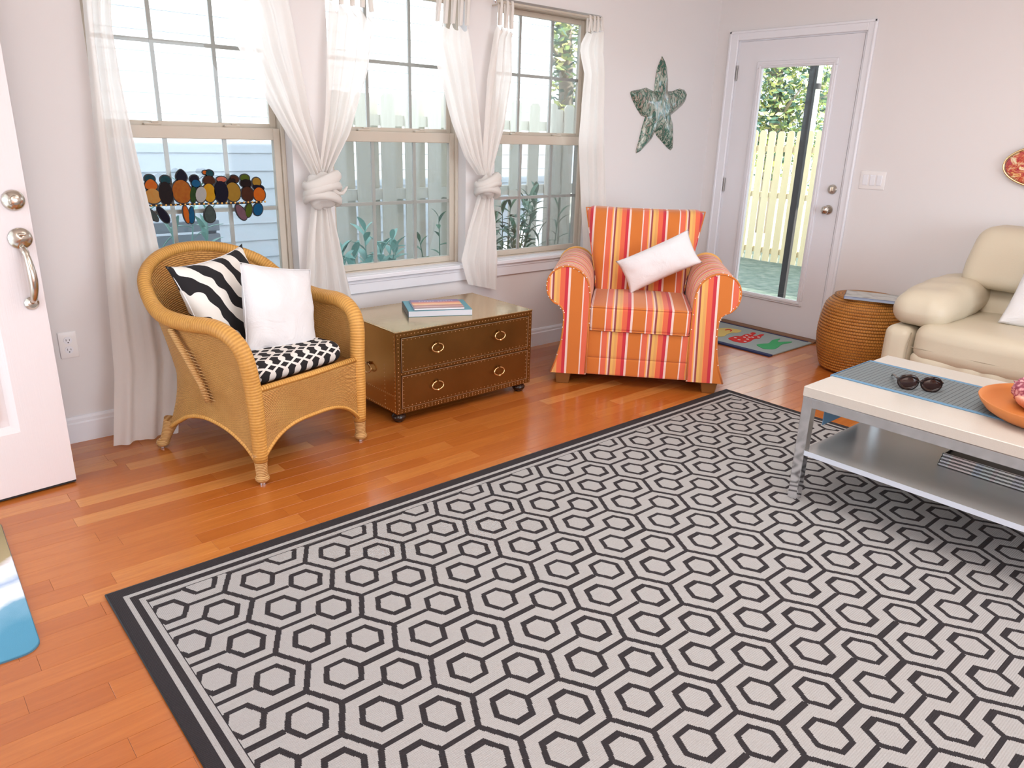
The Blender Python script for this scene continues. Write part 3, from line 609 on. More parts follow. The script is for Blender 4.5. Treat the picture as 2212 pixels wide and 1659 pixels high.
# ================================================================== STAINED GLASS BIRDS
def bx_(a): return -3.825+(a-1000)*.000342
def bz_(a, b): return 1.017-(b-(632-(a-1000)*.0333))*.000338
bird = thing('stained_glass_birds', 'stained glass sun-catcher of ten colourful birds in a row in the left window', 'sun-catcher', (bx_(1000), .055, 1.017))
ox_ = bx_(1000)
def oval(cx, cy, rx, ry, rot=0, grow=0, egg=0):
    out = []; n = 18
    for i in range(n):
        a = 2*PI*i/n; x = (rx+grow)*math.cos(a)*(1+egg*math.sin(a)); y = (ry+grow)*math.sin(a); r = R(rot)
        xx, yy = cx+x*math.cos(r)-y*math.sin(r), cy+x*math.sin(r)+y*math.cos(r); out.append((bx_(xx)-ox_, bz_(xx, yy)-1.017))
    return out
BIRDS = [  # (piece, cx, cy, rx, ry, rot, glass, egg)
 [('head', 125, 330, 62, 52, 0, 'g_grey', 0), ('neck', 150, 400, 42, 34, 0, 'g_maroon', 0), ('body', 160, 535, 58, 98, 0, 'g_sky', .1), ('tail', 250, 770, 38, 110, -38, 'g_grey', 0)],
 [('head', 282, 310, 62, 52, 0, 'g_teal', 0), ('throat', 288, 382, 74, 70, 0, 'g_orange', .3), ('body', 295, 530, 100, 98, 0, 'g_peach', .12), ('tail', 395, 775, 48, 118, -28, 'g_purple', .2)],
 [('head', 475, 320, 64, 56, 0, 'g_teal', 0), ('body', 462, 490, 92, 150, 0, 'g_darkbrown', .12)],
 [('head', 685, 262, 66, 76, 0, 'g_purple', .3), ('body', 668, 470, 124, 155, 0, 'g_amber', .04), ('tail', 695, 775, 36, 118, -6, 'g_orange', 0)],
 [('head', 845, 300, 58, 46, -20, 'g_purple', 0), ('face', 862, 360, 56, 50, 0, 'g_blue', 0), ('wing', 812, 510, 42, 108, 8, 'g_green', 0), ('body', 915, 508, 72, 108, 14, 'g_white', 0), ('tail', 762, 785, 34, 112, 6, 'g_blue', .2)],
 [('beak', 1000, 212, 30, 24, 0, 'g_orange', 0), ('head', 1060, 222, 52, 42, 0, 'g_teal', 0), ('neck', 1045, 310, 76, 60, 0, 'g_brown', .3), ('body', 1032, 485, 84, 126, 0, 'g_yellow', 0), ('tail', 1010, 775, 72, 112, 4, 'g_grey', .25)],
 [('head', 1215, 300, 68, 36, 0, 'g_salmon', 0), ('body', 1195, 470, 100, 150, 0, 'g_purple', 0)],
 [('head', 1400, 290, 58, 44, 20, 'g_brown', 0), ('neck', 1345, 330, 72, 40, -25, 'g_darkbrown', 0), ('body', 1360, 470, 106, 132, 0, 'g_tan', .04), ('tail', 1450, 755, 58, 118, -28, 'g_mauve', .1)],
 [('head', 1545, 275, 64, 48, 0, 'g_olive', 0), ('neck', 1555, 345, 78, 56, 0, 'g_darkbrown', .1), ('body', 1565, 495, 88, 102, 0, 'g_brown', 0), ('tail', 1562, 725, 46, 100, 12, 'g_olive', 0)],
 [('head', 1712, 328, 60, 60, 0, 'g_tan', 0), ('collar', 1730, 402, 82, 34, 10, 'g_purple', 0), ('body', 1738, 500, 86, 98, 0, 'g_orange', .05), ('tail', 1700, 715, 66, 88, 18, 'g_blue', 0)]]
for k, B_ in enumerate(BIRDS):
    yo = .0012*(k % 2); mb = MB()
    for nm, cx, cy, rx, ry, rot, gl, eg in B_: mb.prism(oval(cx, cy, rx, ry, rot, 15, eg), -.002+yo, .002+yo)
    bo = mb.build('bird', 'lead_came', bird)
    zf = 0
    for nm, cx, cy, rx, ry, rot, gl, eg in B_: zf += .0006; MB().prism(oval(cx, cy, rx, ry, rot, 0, eg), -.0032+yo-zf, .0032+yo+zf).build(nm+'_glass', gl, bo, bevel=.0006)
wp = [(bx_(a)-ox_, -.006, 0.002*math.sin(a/300)) for a in range(150, 1850, 85)]
MB().tube(wp, .0042, 8).build('perch_wire', 'lead_came', bird, smooth='all')
mb = MB()
for a in range(190, 1840, 62): mb.ell((bx_(a)-ox_, -.011, .001), (.0052, .0045, .0052), 8, 6)
o = mb.build('bead', 'gold_bead', bird, smooth='all'); o['kind'] = 'stuff'
MB().tube([(bx_(920)-ox_, 0, .113), (bx_(960)-ox_, 0, .124), (bx_(990)-ox_, 0, .127)], .0012, 6).build('beak_wire', 'lead_came', bird)

# ================================================================== WICKER CHAIR
WA = 16.2; ca, sa = math.cos(R(WA)), math.sin(R(WA))
wc = thing('wicker_armchair', 'honey-coloured round-backed wicker armchair with wrapped rim, nearest the open door', 'chair', (-3.87, -.525, 0), R(WA))
HR = [(.285, -.31, .40), (.30, -.30, .53), (.315, -.26, .600), (.33, -.17, .635), (.348, -.02, .632), (.357, .11, .645), (.338, .22, .69), (.288, .32, .77), (.165, .40, .828), (0, .43, .848)]
HS = [(.285, -.31, .36), (.287, -.30, .36), (.288, -.25, .36), (.29, -.16, .36), (.288, -.03, .36), (.283, .09, .36), (.268, .18, .36), (.22, .26, .36), (.12, .305, .36), (0, .315, .36)]
HH = [(.285, -.31, .085), (.29, -.30, .10), (.296, -.25, .155), (.304, -.16, .205), (.306, -.03, .225), (.304, .09, .205), (.298, .19, .155), (.275, .28, .11), (.15, .335, .175), (0, .345, .20)]
def full(tab): return [(-x, y, z) for x, y, z in tab]+[(x, y, z) for x, y, z in tab[-2::-1]]
RIM, RS, RH = (smoothpath(full(t_), 6) for t_ in (HR, HS, HH)); NK = len(RIM)-1
def shell(u, v):
    f = u*NK; i = min(int(f), NK-1); k = f-i; a, b, c = (P[i].lerp(P[i+1], k) for P in (RIM, RS, RH))
    if v < .6:
        t = v/.6; p = a.lerp(b, t); bow = math.sin(PI*t)*.018; d = Vector((p.x, p.y+.05, 0)); d = d.normalized() if d.length > .05 else Vector((0, 1, 0)); return p-d*bow*.4
    t = (v-.6)/.4; return b.lerp(c, t)-Vector((b.x, b.y, 0)).normalized()*.012*math.sin(PI*t)
MB().grid(NK*1, 26, shell, lambda u, v: (u*2.0, v*.62)).build('woven_body', 'wicker', wc, smooth='all', solid=.014)
post = [(-.282, -.312, .10), (-.282, -.312, .22)]; rimp = smoothpath([(-.28, -.315, .10), (-.281, -.315, .24)]+full(HR)+[(.281, -.315, .24), (.28, -.315, .10)], 5)
kk = len(rimp); rr_ = [(.033-.009*max(0, math.sin(PI*(i-kk*.3)/(kk*.4)) if kk*.3 < i < kk*.7 else 0)) if 8 < i < kk-9 else .028+.0006*min(i, kk-1-i) for i in range(kk)]
MB().tube(rimp, rr_, 16, uvl=True).build('wrapped_rim', 'wicker_rim', wc, smooth='all')
def apron(u, v):
    x = -.27+.54*u; zt = .392; zb = .105+.118*(1-abs(x/.262)**3.2); return (x, -.322-.008*math.sin(PI*u), zt+(zb-zt)*v)
MB().grid(36, 14, apron, lambda u, v: (u*.54, v*.24)).build('front_apron', 'wicker', wc, smooth='all', solid=.012)
MB().tube([(-.275+.55*i/24, -.326-.008*math.sin(PI*i/24), .105+.118*(1-abs((-.262+.524*i/24)/.262)**3.2)) for i in range(25)], .009, 8, uvl=True).build('apron_braid', 'wicker_rim', wc, smooth='all')
MB().tube([(-.26, -.318, .396), (0, -.326, .396), (.26, -.318, .396)], .014, 10, uvl=True).build('seat_roll', 'wicker_rim', wc, smooth='all')
hb = [p for p in RH]
MB().tube(hb, .010, 8, uvl=True).build('hem_braid', 'wicker_rim', wc, smooth='all')
sp = [(p.x*.97, p.y*.97) for p in RS]; MB().prism(sp, .372, .385, 'xy').build('seat', 'wicker', wc)
for x, y, dx, dy, fr in ((-.28, -.313, 0, -.004, 1), (.28, -.313, 0, -.004, 1), (-.268, .285, -.035, .045, 0), (.268, .285, .035, .045, 0)):
    zt = .135; P = [(x+dx*(1-z/zt), y+dy*(1-z/zt), z) for z in (.030, .06, .09, zt)]
    l_ = MB().tube(P, [.023, .0235, .0255, .030] if fr else [.020, .022, .026, .034], 16, uvl=True).build('leg', 'cane_leg', wc, smooth=1)
    b0 = P[0]; MB().ell((b0[0]+dx*.1, b0[1]+dy*.1, .026), (.029, .029, .020), 16, 10).build('foot_wrap', 'cane_leg', l_, smooth='all')
    MB().lathe([(0, 0), (.012, 0), (.012, .008), (0, .008)], 12, (b0[0]+dx*.2, b0[1]+dy*.2, 0)).build('glide', 'chrome', l_)
for s_ in (-1, 1):
    MB().tube([(s_*.372, .05, .605), (s_*.345, .015, .50), (s_*.318, -.03, .38), (s_*.306, -.05, .30)], .013, 10, uvl=True).build('side_pole', 'cane_leg', wc, smooth='all')
    mb = MB()
    for i in range(16):
        t_ = i/15; y_ = .02-.065*t_; z_ = .52-.20*t_; mb.tube([(s_*(.350-.034*t_), y_+.004, z_), (s_*(.336-.030*t_), y_-.055, z_-.006)], .0014, 5)
    o = mb.build('lashing', 'cane_leg', wc); o['kind'] = 'stuff'
def put(o, fr_loc, deg, loc, tilt=0, roll=0, yaw_=0):
    c, s_ = math.cos(R(deg)), math.sin(R(deg)); o.location = (fr_loc[0]+c*loc[0]-s_*loc[1], fr_loc[1]+s_*loc[0]+c*loc[1], loc[2])
    o.rotation_euler = (Matrix.Rotation(R(deg+yaw_), 3, 'Z')@Matrix.Rotation(R(tilt), 3, 'X')@Matrix.Rotation(R(roll), 3, 'Y')).to_euler(); return o
def pillow(name, mat, w_, h_, t_, n=26, pinch=.09, seed=0, wr=.004, par=None, ears=0.0):
    mb = MB()
    for sg in (-1, 1):
        def f(u, v):
            a, b = 2*u-1, 2*v-1; a = math.sin(a*PI/2)*.35+a*.65; b = math.sin(b*PI/2)*.35+b*.65
            x = a*w_/2*(1-pinch*(1-b*b)*abs(a)**3)*(1+ears*abs(a*b)**5); z = b*h_/2*(1-pinch*(1-a*a)*abs(b)**3)*(1+ears*abs(a*b)**5)
            th = t_/2*max(0, (1-abs(a)**2.6)*(1-abs(b)**2.6))**.55
            k = noise.noise(Vector((x*9+seed, z*9, sg*3)))*wr*2.2+noise.noise(Vector((x*26+seed, z*26, sg)))*wr
            return (x, sg*(th+(k if th > .004 else 0)), z)
        mb.grid(n, n, f, flip=(sg > 0))
    return mb.build(name, mat, par, smooth='all', weld=True)
def piping(par, w_, h_, pinch, r, mat):
    pts = []
    for k in range(48):
        a = 2*PI*k/48; c, s_ = math.cos(a), math.sin(a); m_ = max(abs(c), abs(s_)); a_, b_ = c/m_, s_/m_
        pts.append((a_*w_/2*(1-pinch*(1-b_*b_)), 0, b_*h_/2*(1-pinch*(1-a_*a_))))
    MB().tube(pts, r, 6, closed=True).build('seam_piping', mat, par, smooth='all')
W0 = (-3.87, -.525)
o = pillow('zebra_pillow', 'zebra_cloth', .41, .42, .15, seed=2, pinch=.10, ears=.05); put(o, W0, WA, (-.040, .135, .640), -20, -6, 6); piping(o, .41, .42, .10, .0025, 'pillow_white')
tag(o, 'square black and white zebra-stripe pillow behind the plain pillow on the wicker chair', 'pillow')
o = pillow('white_pillow', 'pillow_white', .345, .380, .15, seed=7, pinch=.05, wr=.006); put(o, W0, WA, (.062, -.080, .622), -17, 12, -4); piping(o, .345, .380, .05, .002, 'pillow_white')
tag(o, 'plain square white pillow standing in the wicker chair', 'pillow')
cu = MB().rbox(0, 0, 0, .465, .50, .095, .045, 8, lambda a, b, c, x, y, z: (x*(1-.10*max(0, b)**2), y, z+.012*(1-a*a)*(1-b*b)*(1 if c > 0 else 0))).build('seat_cushion', 'lattice_cloth', smooth='all', weld=True)
put(cu, W0, WA, (.0, -.035, .435)); tag(cu, 'black seat cushion with white looped lattice print on the wicker chair', 'cushion')
pc = smoothpath([(x*.228, y*.246, -.0) for x, y in ((-.92, -1), (.92, -1), (1, -.9), (1, .2), (.86, .92), (0, 1), (-.86, .92), (-1, .2), (-1, -.9))], 4, True)

# ================================================================== BRASS TRUNK
tk = thing('brass_chest', 'low brass-clad chest with two drawers, nailhead trim and dark bun feet', 'chest of drawers', (-2.841, -.42, 0))
TX, TY0, TY1, TZ0, TZ1 = .434, -.262, .262, .052, .462
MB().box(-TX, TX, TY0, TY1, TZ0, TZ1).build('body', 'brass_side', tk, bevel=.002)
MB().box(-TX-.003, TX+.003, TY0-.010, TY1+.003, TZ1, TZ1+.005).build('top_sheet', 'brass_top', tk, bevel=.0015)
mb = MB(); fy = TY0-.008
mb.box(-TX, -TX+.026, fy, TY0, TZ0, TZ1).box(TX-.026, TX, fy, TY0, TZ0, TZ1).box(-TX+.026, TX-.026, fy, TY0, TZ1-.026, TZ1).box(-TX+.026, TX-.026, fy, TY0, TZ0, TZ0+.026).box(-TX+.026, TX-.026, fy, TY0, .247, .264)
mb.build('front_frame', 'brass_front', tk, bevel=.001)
def ring_handle(par, x, z, y, ax='y', w_=.034, h_=.021):
    def P(a, b, d): return (x+a, y-d, z+b) if ax == 'y' else (x-d, y+a, z+b)
    pts = [P(w_*math.cos(t_)*(1+.0), h_*math.sin(t_), .012+.006*(1-math.sin(t_))/2) for t_ in [2*PI*i/28 for i in range(28)]]
    h = MB().tube(pts, .0032, 8, closed=True).build('ring_pull', 'brass_bright', par, smooth='all')
    p0, p1 = P(0, h_, 0), P(0, h_, .016); MB().tube([P(-.012, h_, .006), P(.012, h_, .006)], .006, 10).tube([p0, p1], .006, 10).build('mount', 'brass_front', h, smooth=1)
    q = P(0, -h_, .021); MB().ell(q, (.009, .005, .006) if ax == 'y' else (.005, .009, .006), 10, 8).build('stop_stud', 'brass_bright', h, smooth='all')
for z0, z1, hz in ((.266, .434, .359), (.080, .245, .163)):
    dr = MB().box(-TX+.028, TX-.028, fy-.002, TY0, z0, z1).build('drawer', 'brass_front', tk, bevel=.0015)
    a, b, y_ = -TX+.028, TX-.028, fy-.0025; e = .0022
    MB().box(a, a+e, y_-.002, y_, z0, z1).box(b-e, b, y_-.002, y_, z0, z1).box(a, b, y_-.002, y_, z1-e, z1).box(a, b, y_-.002, y_, z0, z0+.0012).build('drawer_lip', 'brass_edge', dr)
    for x in (-.203, .197): ring_handle(dr, x, hz-.008+.010, fy-.002)
    mb = MB(); n = 34
    for i in range(n):
        x = a+.010+(b-a-.020)*i/(n-1)
        for z in (z0+.010, z1-.011): mb.ell((x, fy-.002, z), (.0026, .0018, .0026), 6, 4)
    for i in range(1, 7):
        z = z0+.010+(z1-z0-.021)*i/7
        for x in (a+.010, b-.010): mb.ell((x, fy-.002, z), (.0026, .0018, .0026), 6, 4)
    o = mb.build('nailhead', 'brass_nail', dr, smooth='all'); o['kind'] = 'stuff'
mb = MB()
def nail_line(p, q, n, ax):
    for i in range(n):
        c = Vector(p).lerp(Vector(q), i/(n-1)); mb.ell(c, {'y': (.003, .002, .003), 'x': (.002, .003, .003), 'z': (.0024, .0024, .0015)}[ax], 6, 4)
nail_line((-TX+.008, fy, TZ1-.012), (TX-.008, fy, TZ1-.012), 44, 'y'); nail_line((-TX+.008, fy, TZ0+.008), (TX-.008, fy, TZ0+.008), 44, 'y'); nail_line((-TX+.008, fy, TZ0+.018), (TX-.008, fy, TZ0+.018), 44, 'y'); nail_line((-TX+.03, fy, .2555), (TX-.03, fy, .2555), 42, 'y')
for x in (-TX+.012, TX-.012): nail_line((x, fy, TZ0+.03), (x, fy, TZ1-.03), 18, 'y')
nail_line((-TX, TY0+.008, TZ0+.02), (-TX, TY0+.008, TZ1-.02), 20, 'x'); nail_line((-TX, TY0+.10, TZ0+.01), (-TX, TY0+.10, TZ1-.18), 12, 'x')
nail_line((-TX, TY0+.01, TZ0+.01), (-TX, TY1-.01, TZ0+.01), 30, 'x'); nail_line((-TX, TY0+.01, TZ0+.09), (-TX, TY1-.01, TZ0+.09), 30, 'x')
for a_, b_ in (((-TX, TY0-.004, TZ1+.005), (TX, TY0-.004, TZ1+.005)), ((-TX, TY1-.004, TZ1+.005), (TX, TY1-.004, TZ1+.005)), ((-TX+.003, TY0, TZ1+.005), (-TX+.003, TY1, TZ1+.005)), ((TX-.003, TY0, TZ1+.005), (TX-.003, TY1, TZ1+.005))): nail_line(a_, b_, 44 if a_[0] != b_[0] else 28, 'z')
o = mb.build('nailhead', 'brass_nail', tk, smooth='all'); o['kind'] = 'stuff'
ring_handle(tk, -TX, .235, -.022, 'x', .036, .022)
for x in (-TX+.035, TX-.045):
    for y in (TY0+.035, TY1-.04):
        MB().lathe([(0, 0), (.020, 0), (.024, .004), (.024, .008), (.030, .012), (.036, .022), (.036, .030), (.028, .040), (.022, .046), (.026, .052), (0, .052)], 20, (x, y, 0)).build('bun_foot', 'bun_foot', tk, smooth=50)
# books on the chest
BA = math.degrees(math.atan2(-.618+.468, -2.74+3.049))
def book(name, label, c, deg, w_, h_, t_, cover, page, spine, z, spine_side='-x', group=None):
    b = thing(name, label, 'book', (c[0], c[1], z), R(deg), group)
    MB().box(-w_/2+.003, w_/2-.001, -h_/2+.001, h_/2-.001, .0012, t_-.0012).build('page_block', page, b)
    c_ = MB().box(-w_/2, w_/2, -h_/2, h_/2, t_-.0012, t_).box(-w_/2, w_/2, -h_/2, h_/2, 0, .0012).build('cover', cover, b, bevel=.0004)
    MB().box(-w_/2-.001, -w_/2+.003, -h_/2, h_/2, 0, t_).build('spine', spine, b, bevel=.0008)
    return b
b = book('book', 'thick teal paperback lying on the brass chest, the lower of the two', (-2.852, -.425), -25.5, .335, .245, .030, 'book_teal', 'paper', 'book_spine_dark', .4675)
b = book('book', 'thin book with a sunset cover lying on the thick teal book', (-2.857, -.432), -26, .262, .200, .010, 'sunset_cover', 'paper_white', 'title_ink', .4978)
mb = MB()
for i in range(13):
    if i in (6,): continue
    x = -.085+i*.0145; hgt = (.016, .012, .018, .014)[i % 4]; mb.box(x, x+.003, .052, .052+hgt, .0100, .0103); mb.box(x+.003, x+.009, .052+(i % 3)*.005, .055+(i % 3)*.005, .0100, .0103)
mb.build('cover_lettering', 'title_ink', b)

# ================================================================== STRIPED ARMCHAIR (local: x right, y back, front face at y=0)
AC = -49.05; A0 = (-1.897, -1.0235)
ac = thing('striped_armchair', 'roll-arm armchair upholstered in orange, yellow and red stripes, by the glazed door', 'armchair', (*A0, 0), R(AC))
def armprof(s_):
    P = [(.287, .068), (.283, .25), (.282, .42), (.284, .53), (.300, .605), (.340, .658), (.400, .684), (.458, .676), (.505, .640), (.526, .585), (.518, .525), (.488, .483), (.448, .462), (.428, .43), (.424, .36), (.434, .25), (.456, .15), (.486, .068)]
    Q = [P[0]]+[(p.x, p.y) for p in smoothpath([(a, b, 0) for a, b in P[1:-1]], 4)]+[P[-1]]
    return [(s_*a, b) for a, b in Q]
for s_ in (-1, 1):
    pr = armprof(s_); nv = 16
    def f(u, v):
        i = u*(len(pr)-1); k = min(int(i), len(pr)-2); t_ = i-k; a = pr[k][0]*(1-t_)+pr[k+1][0]*t_; b = pr[k][1]*(1-t_)+pr[k+1][1]*t_
        y = .012+.80*v; b -= .015*max(0, v-.3)*(b > .45); return (a, y, b)
    am = MB().grid(len(pr)-1, nv, f).prism(pr, .79, .812).build('arm', 'stripe_cloth_roll', ac, smooth=50)
    fp = MB().prism(pr, -.004, .014).build('arm_front', 'stripe_cloth_arm_left' if s_ < 0 else 'stripe_cloth_arm_right', am, smooth=30)
    MB().tube([(a, -.003, b) for a, b in pr], .0052, 8).build('piping', 'stripe_cloth_roll', fp, smooth='all')
    mb = MB(); random.seed(5)
    for i in range(0, len(pr), 2):
        if random.random() < .8: a, b = pr[i]; mb.ell((a+random.uniform(-.003, .003), -.007, b+random.uniform(-.01, .01)), (.0034, .003, .0034), 6, 5)
    o = mb.build('upholstery_pin', 'bead_white', fp, smooth='all'); o['kind'] = 'stuff'
MB().rbox(0, .39, .122, .57, .77, .104, .008, 3).build('lower_rail', 'stripe_cloth', ac, smooth=40, weld=True)
MB().rbox(0, .39, .250, .57, .776, .158, .010, 3).build('seat_deck', 'stripe_cloth', ac, smooth=40, weld=True)
sc = MB().rbox(0, .275, .403, .555, .575, .138, .022, 6, lambda a, b, c, x, y, z: (x, y, z+(.020*(1-a*a)*(1-b*b) if c > 0 else 0))).build('seat_cushion', 'stripe_cloth_seat', ac, smooth='all', weld=True)
for z in (.337, .468): MB().tube([(-.272, .45, z), (-.276, .005, z), (-.262, -.010, z), (.262, -.010, z), (.276, .005, z), (.272, .45, z)], .0042, 8).build('piping', 'stripe_cloth_seat', sc, smooth='all')
def backfn(a, b, c, x, y, z):
    t_ = (c+1)/2; wdt = 1+.34*max(0, (t_-.22))/.78; return (x*wdt, y+.20*t_-.012*(1-a*a)*(b < 0), z+.010*abs(a)**3*(c > .8)+(0.0))
bk = MB().rbox(0, .545, .665, .545, .165, .560, .045, 9, backfn).build('backrest', 'stripe_cloth_back', ac, smooth='all', weld=True)
pts = []
for sx in (-1, 1):
    q = [(sx*(.272*(1+.34*max(0, t_-.22)/.78)), .466+.20*t_+.035, .385+.56*t_) for t_ in [i/12 for i in range(2, 13)]]; pts.append(q)
MB().tube(pts[0]+[(-.33, .70, .943), (.33, .70, .943)]+pts[1][::-1], .0048, 8).build('piping', 'stripe_cloth_roll', bk, smooth='all')
MB().rbox(0, .80, .34, .86, .10, .545, .03, 4).build('back_frame', 'stripe_cloth', ac, smooth=40, weld=True)
for x in (-.415, .415):
    for y in (.055, .77):
        n = .046; tb = .036; mb = MB(); mb.v = [(x-tb, y-tb, 0), (x+tb, y-tb, 0), (x+tb, y+tb, 0), (x-tb, y+tb, 0), (x-n, y-n, .072), (x+n, y-n, .072), (x+n, y+n, .072), (x-n, y+n, .072)]
        mb.f = [(3, 2, 1, 0), (4, 5, 6, 7), (0, 1, 5, 4), (1, 2, 6, 5), (2, 3, 7, 6), (3, 0, 4, 7)]; mb.build('leg', 'chair_leg_wood', ac, bevel=.003)
o = pillow('lumbar_pillow', 'pillow_white', .445, .205, .12, seed=11, pinch=.04, wr=.005, ears=.04); put(o, A0, AC, (.095, .395, .672), -14, -27, 0)
tag(o, 'small rectangular white pillow propped aslant in the striped armchair', 'pillow')

# ================================================================== WALL DECOR
SF = [(-0.635, 1.91), (-0.61, 1.888), (-0.58, 1.839), (-0.557, 1.775), (-0.546, 1.687), (-0.489, 1.69), (-0.407, 1.713), (-0.351, 1.707), (-0.319, 1.681), (-0.331, 1.635), (-0.357, 1.601), (-0.422, 1.562), (-0.487, 1.523), (-0.456, 1.474), (-0.44, 1.395), (-0.432, 1.297), (-0.446, 1.285), (-0.484, 1.301), (-0.552, 1.342), (-0.619, 1.382), (-0.646, 1.414), (-0.677, 1.363), (-0.744, 1.308), (-0.798, 1.271), (-0.833, 1.263), (-0.836, 1.284), (-0.814, 1.347), (-0.795, 1.424), (-0.766, 1.507), (-0.806, 1.512), (-0.854, 1.55), (-0.911, 1.608), (-0.944, 1.657), (-0.925, 1.669), (-0.849, 1.682), (-0.78, 1.698), (-0.728, 1.686), (-0.69, 1.679), (-0.689, 1.745), (-0.681, 1.819), (-0.658, 1.868)]
sfc = Vector((-.617, 1.577)); sb = []
for i in range(len(SF)):
    a, b = Vector(SF[i]), Vector(SF[(i+1) % len(SF)])
    for j in range(3): sb.append(a.lerp(b, j/3)-sfc)
segs = [(Vector(SF[i])-sfc, Vector(SF[(i+1) % len(SF)])-sfc) for i in range(len(SF))]
def dist_edge(p):
    best = 9
    for a, b in segs:
        d = b-a; t_ = max(0, min(1, (p-a).dot(d)/d.length_squared)); best = min(best, (p-(a+d*t_)).length)
    return best
def sff(u, v):
    n = len(sb); p = sb[int(round(u*n)) % n]*(1-v); h = .046*(1-math.exp(-dist_edge(p)/.030)) if 0 < v else 0
    return (p.x, -h-.002+.004*noise.noise(Vector((p.x*24, p.y*24, 0)))*(v > 0), p.y)
mb = MB().grid(len(sb), 22, sff, cu=True); n0 = len(mb.v); mb.v += [(p.x, 0, p.y) for p in sb]; mb.f += [(i, (i+1) % len(sb), n0+(i+1) % len(sb), n0+i) for i in range(len(sb))]
o = mb.build('starfish', 'starfish_glaze', smooth='all', weld=True); o.location = (sfc.x, -.001, sfc.y)
tag(o, 'green glazed starfish ornament hanging on the wall above the striped armchair', 'wall ornament')
t = thing('wall_plate', 'oval art-glass plate mottled red and cream on the wall above the sofa', 'wall ornament', (0, -2.305, 1.277))
MB().ell((-.022, 0, 0), (.012, .232, .112), 40, 16).build('glass_dish', 'art_glass', t, smooth='all')
MB().tube([(-.028, .238*math.cos(2*PI*i/48), .117*math.sin(2*PI*i/48)) for i in range(48)], .006, 8, closed=True).build('gilt_rim', 'brass_bright', t, smooth='all')
MB().box(-.02, 0, -.03, .03, -.02, .02).build('hanger', 'hinge_metal', t)

# ================================================================== MATS
t = thing('door_mat', 'pale hooked door mat with navy edges and three coloured figures, before the glazed door', 'mat')
MB().box(-.618, -.072, -1.125, -.300, 0, .010).build('mat_base', 'hooked_wool', t, bevel=.002)
MB().box(-.640, -.600, -1.128, -.297, 0, .0115).build('navy_border', 'wool_navy', t, bevel=.002); MB().box(-.094, -.050, -1.10, -.297, 0, .0115).build('navy_border', 'wool_navy', t, bevel=.002)
RED = [(-0.487, -0.704), (-0.42, -0.696), (-0.371, -0.707), (-0.36, -0.723), (-0.286, -0.71), (-0.233, -0.715), (-0.181, -0.709), (-0.179, -0.735), (-0.228, -0.75), (-0.255, -0.756), (-0.259, -0.785), (-0.19, -0.777), (-0.164, -0.795), (-0.215, -0.807), (-0.287, -0.836), (-0.333, -0.82), (-0.413, -0.841), (-0.486, -0.842), (-0.514, -0.815), (-0.517, -0.761)]
GRN = [(-0.467, -0.922), (-0.403, -0.938), (-0.361, -0.952), (-0.272, -0.924), (-0.219, -0.922), (-0.173, -0.932), (-0.235, -0.95), (-0.271, -0.978), (-0.239, -0.992), (-0.177, -1.029), (-0.235, -1.033), (-0.303, -1.023), (-0.393, -1.047), (-0.459, -1.058), (-0.497, -1.038), (-0.519, -1.009), (-0.502, -0.97)]
YEL = [(-0.383, -0.490), (-0.29, -0.489), (-0.223, -0.521), (-0.203, -0.575), (-0.203, -0.628), (-0.276, -0.644), (-0.323, -0.62), (-0.385, -0.626), (-0.449, -0.645), (-0.497, -0.631), (-0.489, -0.587), (-0.466, -0.525)]
def fig(name, P, mat, lab):
    o = MB().prism([(p.x, p.y) for p in smoothpath([(a, b, 0) for a, b in P], 3, True)], .009, .013, 'xy').build(name, mat, t); o['label'] = lab; return o
r_ = fig('hooked_figure', RED, 'wool_red', 'red figure with white dots'); fig('hooked_figure', GRN, 'wool_green', 'green figure'); y_ = fig('hooked_figure', YEL, 'wool_yellow', 'yellow figure')
mb = MB()
for a, b in ((-.43, -.725), (-.36, -.755), (-.46, -.775), (-.30, -.735), (-.39, -.80), (-.31, -.79), (-.46, -.825), (-.245, -.728), (-.33, -.775), (-.27, -.815)): mb.lathe([(0, .0136), (.011, .0136), (.011, .0125)], 10, (a, b, 0))
mb.build('dots', 'wool_white', r_)
MB().tube(smoothpath([(-.30, -.55, .0135), (-.26, -.556, .0135), (-.268, -.585, .0135), (-.30, -.595, .0135)], 4), .004, 6).build('curl', 'wool_red', y_)
mp = []
cr = .05
for cx, cy, a0 in ((-4.925-cr, -1.507+cr, -90), (-4.925-cr, -.62-cr, 0), (-5.50+cr, -.62-cr, 90), (-5.50+cr, -1.507+cr, 180)):
    for i in range(7): a = R(a0+15*i); mp.append((cx+cr*math.cos(a)+5.2, cy+cr*math.sin(a)+1.2))
o = MB().prism(mp, .002, .007, 'xy').build('surf_mat', 'surf_print', bevel=.0015); o.location = (-5.2, -1.2, 0); o.rotation_euler = (0, 0, R(-1.5))
tag(o, 'rubber-backed mat printed with sand, white surf and blue sea, inside the front doorway', 'mat')
MB().prism([(a*1.004, b*1.004) for a, b in mp], 0, .003, 'xy').build('rubber_backing', 'surf_edge', o)

